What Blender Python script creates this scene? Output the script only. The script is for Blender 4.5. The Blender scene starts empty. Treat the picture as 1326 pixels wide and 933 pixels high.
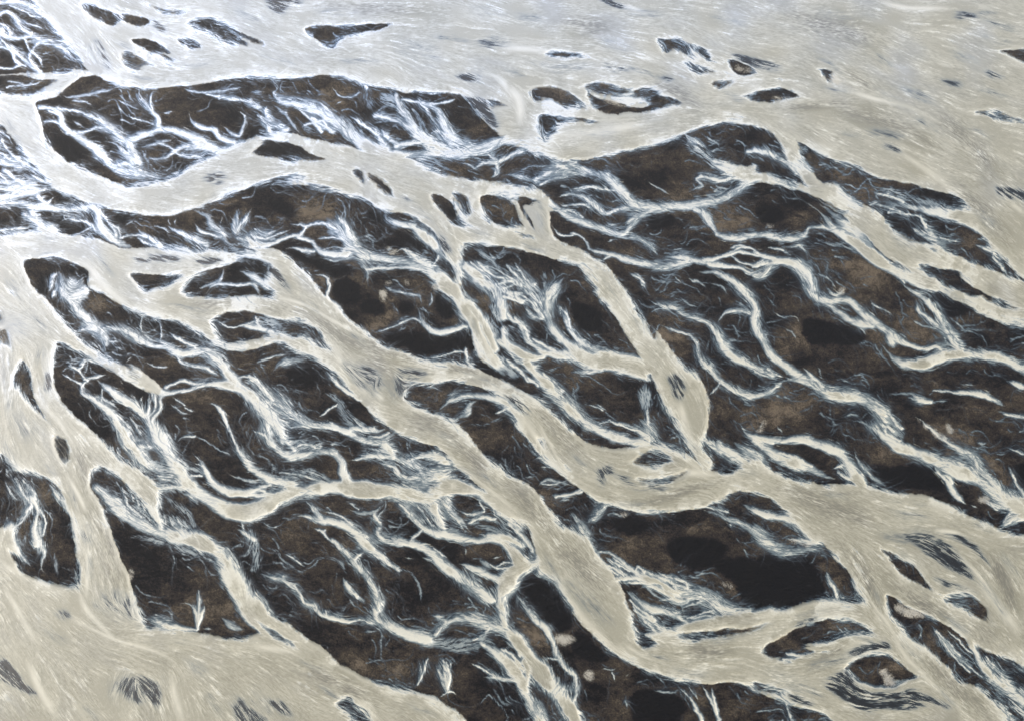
"""Braided glacial river on a black sand plain, seen from the air."""
DATA = """
# P name|label ; polygons of open silty water
P2 open_river|broad sheet of pale silty water across the far side of the plain
@F 30,-20 50,15 62,30 78,48 95,68 @A1 385,310 470,375 560,410 650,425 750,432 850,425 960,405 1080,385 1200,378 1306,385 @A2 60,383 200,382 300,375 400,370 460,380 510,400 570,425 650,430 740,445 850,445 1000,455 1040,480 1100,560 1180,640 @A3 90,720 200,755 370,775 520,755 700,720 790,690 890,645 1000,612 1150,597 @A4 70,635 120,680 160,760 215,850 260,900 330,890 265,805 235,740 205,682 300,740 430,795 560,840 700,880 900,930 @B4 930,90 1035,140 1000,215 1080,270 1150,345 1200,395 1250,450 1330,530 @F 1345,385 1345,-20
P2 left_river|pale river bending round the dark bar at far left and running to the centre
@A1 -60,360 0,365 120,362 220,350 330,345 420,345 480,375 400,380 330,410 290,445 230,475 175,502 195,590 225,670 270,740 330,790 400,815 470,850 540,880 600,905 680,895 790,868 860,845 920,805 1000,765 1070,740 1150,700 1230,670 1306,652 @A2 70,643 170,640 260,660 380,690 470,715 560,735 660,748 780,765 850,815 950,850 1060,868 1180,880 1306,905 @B3 60,40 160,60 215,95 260,140 275,165 240,180 232,230 240,270 280,315 330,340 400,370 470,410 540,480 600,560 640,620 680,680 740,740 800,820 850,880 920,940 @C3 940,90 990,190 1003,290 990,380 970,460 1000,490 1020,560 990,575 930,510 880,430 830,340 770,230 720,110 690,60 @B3 700,920 640,840 580,740 520,650 470,580 420,500 370,440 320,430 200,385 100,360 0,340 @B2 1150,340 1040,332 1020,400 1010,440 1020,560 1060,640 1110,740 1150,820 1200,880 1240,935 @C2 1180,80 1110,40 1090,-10 @B2 1080,850 1060,760 1030,680 990,620 975,540 985,500 965,430 940,400 900,290 830,240 760,190 660,170 560,125 460,95 300,60 150,45 0,62 @B1 1306,32 1200,60 1080,110 940,160 830,190 700,190 560,165 450,140 330,95 250,60 @A1 180,830 120,760 70,680 0,600 -60,540
P2 braided_river|wide greyish river crossing the middle of the plain and turning to the near right
@B1 -60,285 0,285 120,275 240,265 320,275 420,290 500,320 580,345 700,350 850,345 950,365 1100,360 1200,355 1306,345 @B2 60,345 130,360 200,410 270,480 330,550 400,615 480,685 560,755 600,785 640,820 720,850 850,878 1000,908 @C2 1080,75 1140,100 1250,150 1306,190 @C3 170,220 250,290 340,385 430,440 540,462 640,452 720,440 800,450 870,480 930,520 980,565 1100,580 @C4 0,510 100,572 200,612 330,632 480,634 600,655 680,675 800,690 900,720 1000,770 1100,820 1200,860 1320,905 @F 1345,720 1345,950 @D4 450,950 330,900 200,860 100,830 0,785 @D3 1200,762 1100,752 950,754 850,740 740,710 620,660 520,590 430,510 350,420 290,330 240,255 170,235 170,160 150,90 130,0 @C3 120,840 60,800 0,780 @C2 1150,690 1050,605 970,540 950,500 900,455 800,430 720,400 650,350 580,290 510,210 430,130 340,60 210,0 @B2 340,905 270,870 200,840 150,810 90,810 0,845 @B1 1170,848 1080,832 1000,790 930,750 860,708 800,700 700,682 600,635 500,575 425,530 420,460 330,425 150,405 110,412 130,480 170,550 230,600 330,720 420,810 480,850 450,900 380,850 340,830 285,800 100,700 -60,700
P2 split_river|pale river forking between dark bars along the near left edge
@B1 -60,300 110,412 125,470 165,550 240,610 300,690 370,770 440,830 500,870 560,900 640,935 @C1 620,50 700,100 780,170 800,200 770,215 720,195 640,160 560,110 490,70 430,30 @B1 400,870 340,830 285,800 255,860 @C1 255,0 262,130 290,210 340,290 430,370 500,430 600,520 680,570 740,615 770,650 770,700 770,850 740,800 700,740 640,680 560,600 520,575 460,560 440,620 440,660 470,700 510,780 540,870 560,933 @D1 570,90 600,180 640,280 670,380 700,470 690,500 500,480 385,300 380,200 365,100 345,0 @C1 350,850 330,760 280,660 220,612 150,585 60,570 0,490 -60,480
P2 near_river|broad beige river fanning across the near left corner
@D1 -60,-10 30,0 40,90 100,205 200,250 300,282 385,295 420,360 460,420 600,480 700,480 720,485 850,492 950,505 1080,530 1160,538 1200,530 1306,480 @D2 60,400 150,450 270,530 370,600 480,690 600,740 750,780 880,810 960,860 1050,935 @F 625,960 -25,960 -25,640
P2 right_river|cream river running down to the far right edge beside two smaller arms
@A3 888,648 950,700 1010,755 1120,795 1220,810 @A4 0,835 80,850 200,880 260,905 330,890 @B4 400,40 470,105 560,155 610,190 650,235 700,275 760,310 830,325 880,330 950,370 1050,420 1150,455 1220,475 1306,520 1340,545 1340,760 1306,738 1200,710 1100,670 1000,610 900,560 840,520 770,490 710,450 620,380 550,310 500,260 430,190 350,150 260,95 150,50 0,32 @A3 1120,865 1020,800 960,760 910,720
# big land between the two arms of the middle river
L 1 sand_bar|long dark bar enclosed by the two arms of the middle river
@C2 735,225 785,160 880,155 960,140 1060,155 1150,185 1240,230 1306,300 @C3 60,350 120,420 170,500 250,570 340,630 420,690 500,730 600,765 720,778 850,770 950,755 1030,730 1100,690 1160,672 1230,682 1306,710 @C4 0,655 60,695 130,750 200,810 260,870 320,930 @D4 300,50 340,90 390,150 450,210 490,290 525,358 400,345 280,360 150,388 0,402 @D3 1220,405 1160,405 1080,440 950,470 800,500 700,520 740,565 680,580 655,530 640,450 610,370 580,300 530,220 460,130 370,30 @C3 290,830 210,730 160,670 90,620 0,570 @C2 1230,585 1150,515 1070,425 1000,345 920,303 820,268
@A1
L 1
390,25 450,30 520,55 560,80 575,110 545,125 500,110 440,70
L 1
595,70 640,70 700,95 715,115 690,125 640,115 600,100
L .7
725,105 790,125 800,155 760,150
L .8
690,15 760,40 850,50 900,40 880,70 800,70 740,50
L 1
630,195 700,190 760,210 820,250 830,262 760,262 700,240 650,215
L 1
770,265 830,285 840,297 800,290
L 1
860,185 920,190 960,215 985,240 930,235 880,210
L .85
600,250 650,265 700,295 720,305 660,345 620,320 590,290
L 1
905,115 1000,90 1080,120 1180,165 1250,200 1280,215 1200,190 1120,165 1060,155 1000,155 950,140
L 1
1010,160 1100,165 1200,205 1215,220 1130,215 1060,190
L .35
450,190 480,200 540,330 520,340 470,260
L 1
-20,375 0,372 100,370 200,385 270,380 230,420 170,450 100,458 40,455 0,435 -20,430
L 1
300,438 330,410 400,380 470,370 550,408 480,425 430,445 380,462 330,468
L .7
990,870 1040,835 1100,845 1060,865 1090,880 1030,885
L .95
555,855 600,845 660,850 715,870 660,880 690,890 620,895 580,880
@A2
L 1 sand_bar|narrow dark spindle of sand alone in the pale sheet at the far side
255,145 330,125 450,130 560,118 690,115 680,130 620,145 560,155 520,165 480,165 430,185 410,215 400,235 350,220 310,185
L .7
75,0 150,0 240,0 230,25 170,35 150,60 165,80 120,55 90,30
L .4
790,322 900,325 880,335 830,333
L .6
980,380 1040,350 1130,335 1100,360 1115,395 1050,390
L .35
1090,200 1160,180 1260,190 1250,220 1150,245 1110,230
L .3
830,265 930,270 900,290 850,285
L .8
0,180 40,195 75,225 30,215 0,205
L .8
1135,480 1190,485 1245,515 1190,520 1165,535 1150,510
L .6
1030,480 1130,480 1160,540 1190,600 1195,640 1110,560
L .95
@A1 1215,745 1260,705 @A2 70,680 120,690 170,690 250,715 280,735 370,765 280,775 200,780 120,765 50,755
@A2
L .8
0,905 100,870 200,850 330,850 400,865 330,855 220,865 120,895 20,925
L .8
150,900 280,900 380,905 445,922 350,915 250,905
L .85
485,830 530,825 545,855 550,900 515,870
L .85
@A2 560,835 620,860 660,890 @B2 640,30 690,80 690,105 650,95 610,50 570,10
@A2
L .9
1195,880 1230,868 1280,885 1306,905 1250,895
@B2
L 1 sand_bar|leaf-shaped dark bar where the left river and its centre arm divide
860,90 900,95 960,120 990,160 1000,200 1030,230 1110,262 1020,240 940,195 885,145
L .9
975,85 1020,85 1050,115 1050,155 1065,180 1030,185 1005,140
L 1
1110,97 1200,100 1250,130 1280,190 1300,235 1306,245 1230,245 1160,215 1120,160
L .9
@B2 1265,105 1306,110 @B3 30,110 60,160 90,220 100,245 40,235 10,190
@B3
L .95
65,108 130,105 180,125 150,130 100,150 100,170 110,215 85,170
L .95
110,190 125,185 150,250 130,240
L .6
150,105 190,115 190,190 175,130
L .8
70,285 110,275 170,300 120,300
@B2
L .7
895,275 930,290 960,340 965,370 930,350 905,310
L .6
720,90 745,95 780,125 750,118
@A3
L 1 sand_bar|small dark bar notched by white threads, alone in the far sheet
750,185 800,195 860,205 885,215 910,245 920,270 870,262 830,245 810,262 790,255 770,215
L 1
897,212 960,230 1000,265 1030,290 990,285 975,270 930,245
L .8
870,300 930,305 1000,330 1045,350 960,350 900,325
L .8
1005,400 1060,390 1120,385 1110,405 1060,430 1040,435
L .6
1040,430 1110,460 1170,500 1120,480
L 1
1095,290 1140,300 1200,325 1230,355 1200,365 1140,360 1110,330
L .7
1095,270 1180,280 1306,320 1306,345 1240,330 1160,300
L 1
200,265 270,245 340,255 420,272 330,275 260,275
L .75
470,0 520,0 560,20 578,45 530,30
L .5
480,310 545,305 640,325 720,335 700,345 600,340 520,345
L .4
755,375 820,370 830,395 770,400
L 1 sand_bar|oval dark bar with a pale rim just above the right river's bend
@A3 1160,465 1230,438 @A4 10,440 80,428 140,428 195,455 220,478 160,482 90,497 30,492 @A3 1230,488
@A3
L .85
145,430 200,420 280,430 320,440 330,455 380,490 410,528 360,515 320,520 270,500 220,475 190,490 160,500 147,470
L .85
395,425 480,410 560,420 630,435 590,455 540,465 470,455 430,440
L 1 sand_bar|dark wedge of sand split by white fingers above the far river's bend
410,445 460,475 540,490 620,520 700,520 720,490 640,470 700,455 780,465 885,493 820,510 740,530 680,545 600,545 540,552 480,540 440,510
L 1
625,455 680,435 740,450 690,462
L 1
175,565 220,565 255,575 258,610 235,650 210,682 190,650 180,610
L .85
258,570 320,575 390,568 420,575 475,585 430,595 350,590 300,600 262,608
L .9
830,520 930,518 880,523
L .75
740,715 850,690 900,690 930,720 850,735 780,745 900,765 990,790 900,765 780,760
@A4
L 1
310,340 345,340 380,355 360,370 385,400 380,412 345,385
L .3
290,290 360,300 420,350 460,400 400,350 340,310
L .85
1185,250 1250,245 1310,248 1310,315 1260,290
L .7
1110,345 1160,350 1210,378 1170,380 1130,362
L .85
1055,545 1130,535 1190,545 1250,575 1255,588 1200,580 1120,560
L .8
1250,585 1306,592 1310,602 1270,597
L .5
620,700 680,708 715,745 670,740 640,725
L .55
960,75 1030,60 1080,75 1050,95 990,95
L .35
1080,60 1200,55 1120,75
L .35
900,390 980,390 1015,410 970,425 920,415
L .5
5,300 60,300 110,310 140,340 90,345 40,330
L .2
400,640 600,620 750,650 700,680 550,670
L .22
700,420 830,450 900,500 800,490
L .22
1080,150 1250,200 1230,220 1100,180
L .22
1050,410 1200,450 1250,480 1150,470
L .6
@B4 1165,40 1200,60 1306,70 1310,120 1250,110 1200,105
@B1
L 1 sand_bar|dark wedge with a white fan across it where the middle and near-left rivers part
110,410 150,403 260,400 350,430 410,460 300,440 250,470 240,540 200,580 165,545 130,475
L .7
655,400 700,390 800,385 900,400 820,410 700,415 675,425
L .65
930,420 960,400 1080,402 1000,430 950,432
L .95
630,480 720,475 800,480 885,478 820,520 740,550 700,560 660,520
L 1 sand_bar|dark bar with white branching threads upstream of the middle river's grey arm
875,565 920,500 1000,460 1080,440 1150,410 1230,400 1306,440 @B2 60,520 130,580 60,588 0,585 @B1 1200,584 1100,586 1000,585
@B1
L 1 sand_bar|lens-shaped dark bar beside the middle river's grey arm
@B1 1015,705 1080,670 1180,655 1270,670 @B2 40,665 110,690 180,705 250,715 320,745 340,790 380,850 300,800 260,780 200,780 @B1 1330,740 1290,768 1200,795 1130,805 1070,790 1040,740
@B2
L .7
0,400 60,410 130,460 180,520 200,550 140,510 80,460 20,430
@B4
L .9
600,380 660,400 740,450 700,450 640,420
L 1
790,430 850,440 980,460 1000,500 1060,540 1100,580 1040,580 960,550 880,500 830,470
L .8
1060,560 1150,580 1250,630 1306,645 1250,645 1200,640 1150,610
L .8
460,250 510,280 560,330 520,310
L .9
830,335 870,345 895,365 860,360
L .9
250,85 340,125 420,160 480,185 440,185 380,155 300,120
@C1
L 1 sand_bar|slim dark bar tapering between the two arms of the near-left river
55,170 75,90 110,40 130,60 150,130 165,210 200,290 240,345 190,300 150,250 110,200 80,130
L .8
270,395 310,410 340,480 330,540 300,530 270,470 265,430
L .55
225,100 250,120 240,190 215,180
L .6
410,50 470,70 550,90 540,125 480,100
L .6
620,85 670,115 680,130 640,130
@B1
L .8
0,650 15,690 -10,720
L .8
0,740 30,740 45,800 40,830 0,790
@D1
L .55
385,5 420,20 445,60 430,75 400,40
L .25
450,380 480,330 560,300 620,330 650,400 690,490 600,430 500,400
L .4
260,410 330,400 340,430 290,440
L .75
0,650 40,640 70,690 120,750 180,800 100,780 40,750 0,720
L .5
560,740 650,720 760,740 770,790 770,860 750,870 720,840 650,840 580,790
L .7
720,790 770,785 772,860 755,870
L .5
1130,850 1170,820 1180,870 1230,890 1260,933 1150,933
L 1
1040,510 1100,505 1150,530 1080,530
L .7
1050,300 1080,300 1110,370 1160,440 1200,500 1150,460 1100,400
@D2
L .5
60,830 130,830 170,870 210,925 120,870
L .85
405,845 480,815 490,850 540,880 570,930 500,920 440,880
L .5
0,910 100,930 0,940
@C2
L .45
540,60 620,100 640,160 560,150
L .4
700,90 800,70 850,100 780,160 720,220 690,200
L .45
730,150 770,160 810,250 760,240
L .3
420,40 520,60 560,180 480,130
@C3
L .7
820,170 845,175 880,185 875,215 850,215 830,195
L .5
790,120 840,110 890,140 880,180 830,170
L .85
625,525 680,490 750,478 800,500 830,520 780,545 720,550 660,540
L .8
640,605 720,610 800,600 870,580 900,565 870,600 810,625 750,630 680,625
L .45
660,630 740,630 800,650 800,670 720,660
L .5
455,585 520,540 540,570 500,620 500,660 470,630
L .35
540,600 600,590 640,640 700,660 620,660
L .95
375,385 430,370 460,400 520,430 600,450 540,462 470,440 430,430 400,410
L .6
0,205 70,220 130,270 150,295 90,285 40,250
L 1
165,405 200,425 215,460 190,440
L .9
290,530 320,555 325,575 300,555
@B3
L .9
715,690 735,720 745,770 738,795 720,770 712,730
@D4
L .95 sand_bar|dark eye-shaped bar with pale wisps above the two brown-centred bars at near right
40,600 110,540 200,490 300,450 420,440 500,458 560,495 590,515 500,508 420,520 340,545 260,560 260,590 330,600 420,570 330,605 240,615 160,655 100,630
L 1 sand_bar|almond-shaped bar with a brown crown and a bright white patch at near right
450,680 540,622 620,612 690,640 740,680 790,720 720,735 670,740 690,770 640,785 560,770 500,740
L .65
340,755 450,690 500,770 600,800 700,790 780,780 860,820 960,870 900,865 820,850 760,880 660,870 560,880 620,905 520,880 420,810
L 1 sand_bar|long dark bar combed with pale threads between two beige arms at near right
640,330 690,350 780,400 880,450 960,490 1030,560 1070,620 1080,660 1110,720 1160,770 1240,850 1300,930 1250,920 1180,840 1080,770 1000,740 920,660 830,580 740,510 690,460 655,400
L .9
1075,570 1150,600 1250,650 1306,680 1340,700 1340,830 1306,800 1220,740 1150,690 1100,640
L .8
1130,690 1200,760 1300,850 1330,900 1260,850 1180,780
L .95
615,95 700,150 780,190 830,260 860,305 800,275 720,225 660,160
L .85
920,330 1000,320 1080,350 1130,410 1130,450 1190,490 1090,440 1000,380 940,350
L .45
700,30 820,25 900,50 980,110 1040,200 1060,250 980,220 900,180 830,120 760,60
L .6
860,85 930,80 970,130 1040,205 960,190 900,150
L .4
900,30 1010,35 1090,100 1150,200 1080,130 1000,70
L .4
860,230 950,260 1060,300 1100,320 1000,300 900,270
L .8
0,745 60,765 140,785 130,800 50,790 0,770
L .5
150,790 230,810 300,860 250,850 180,820
L .75
20,480 80,460 0,500
L .5
460,600 560,560 660,550 660,580 580,590 500,620
L .5
180,490 250,440 330,425 260,460
"""
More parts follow.
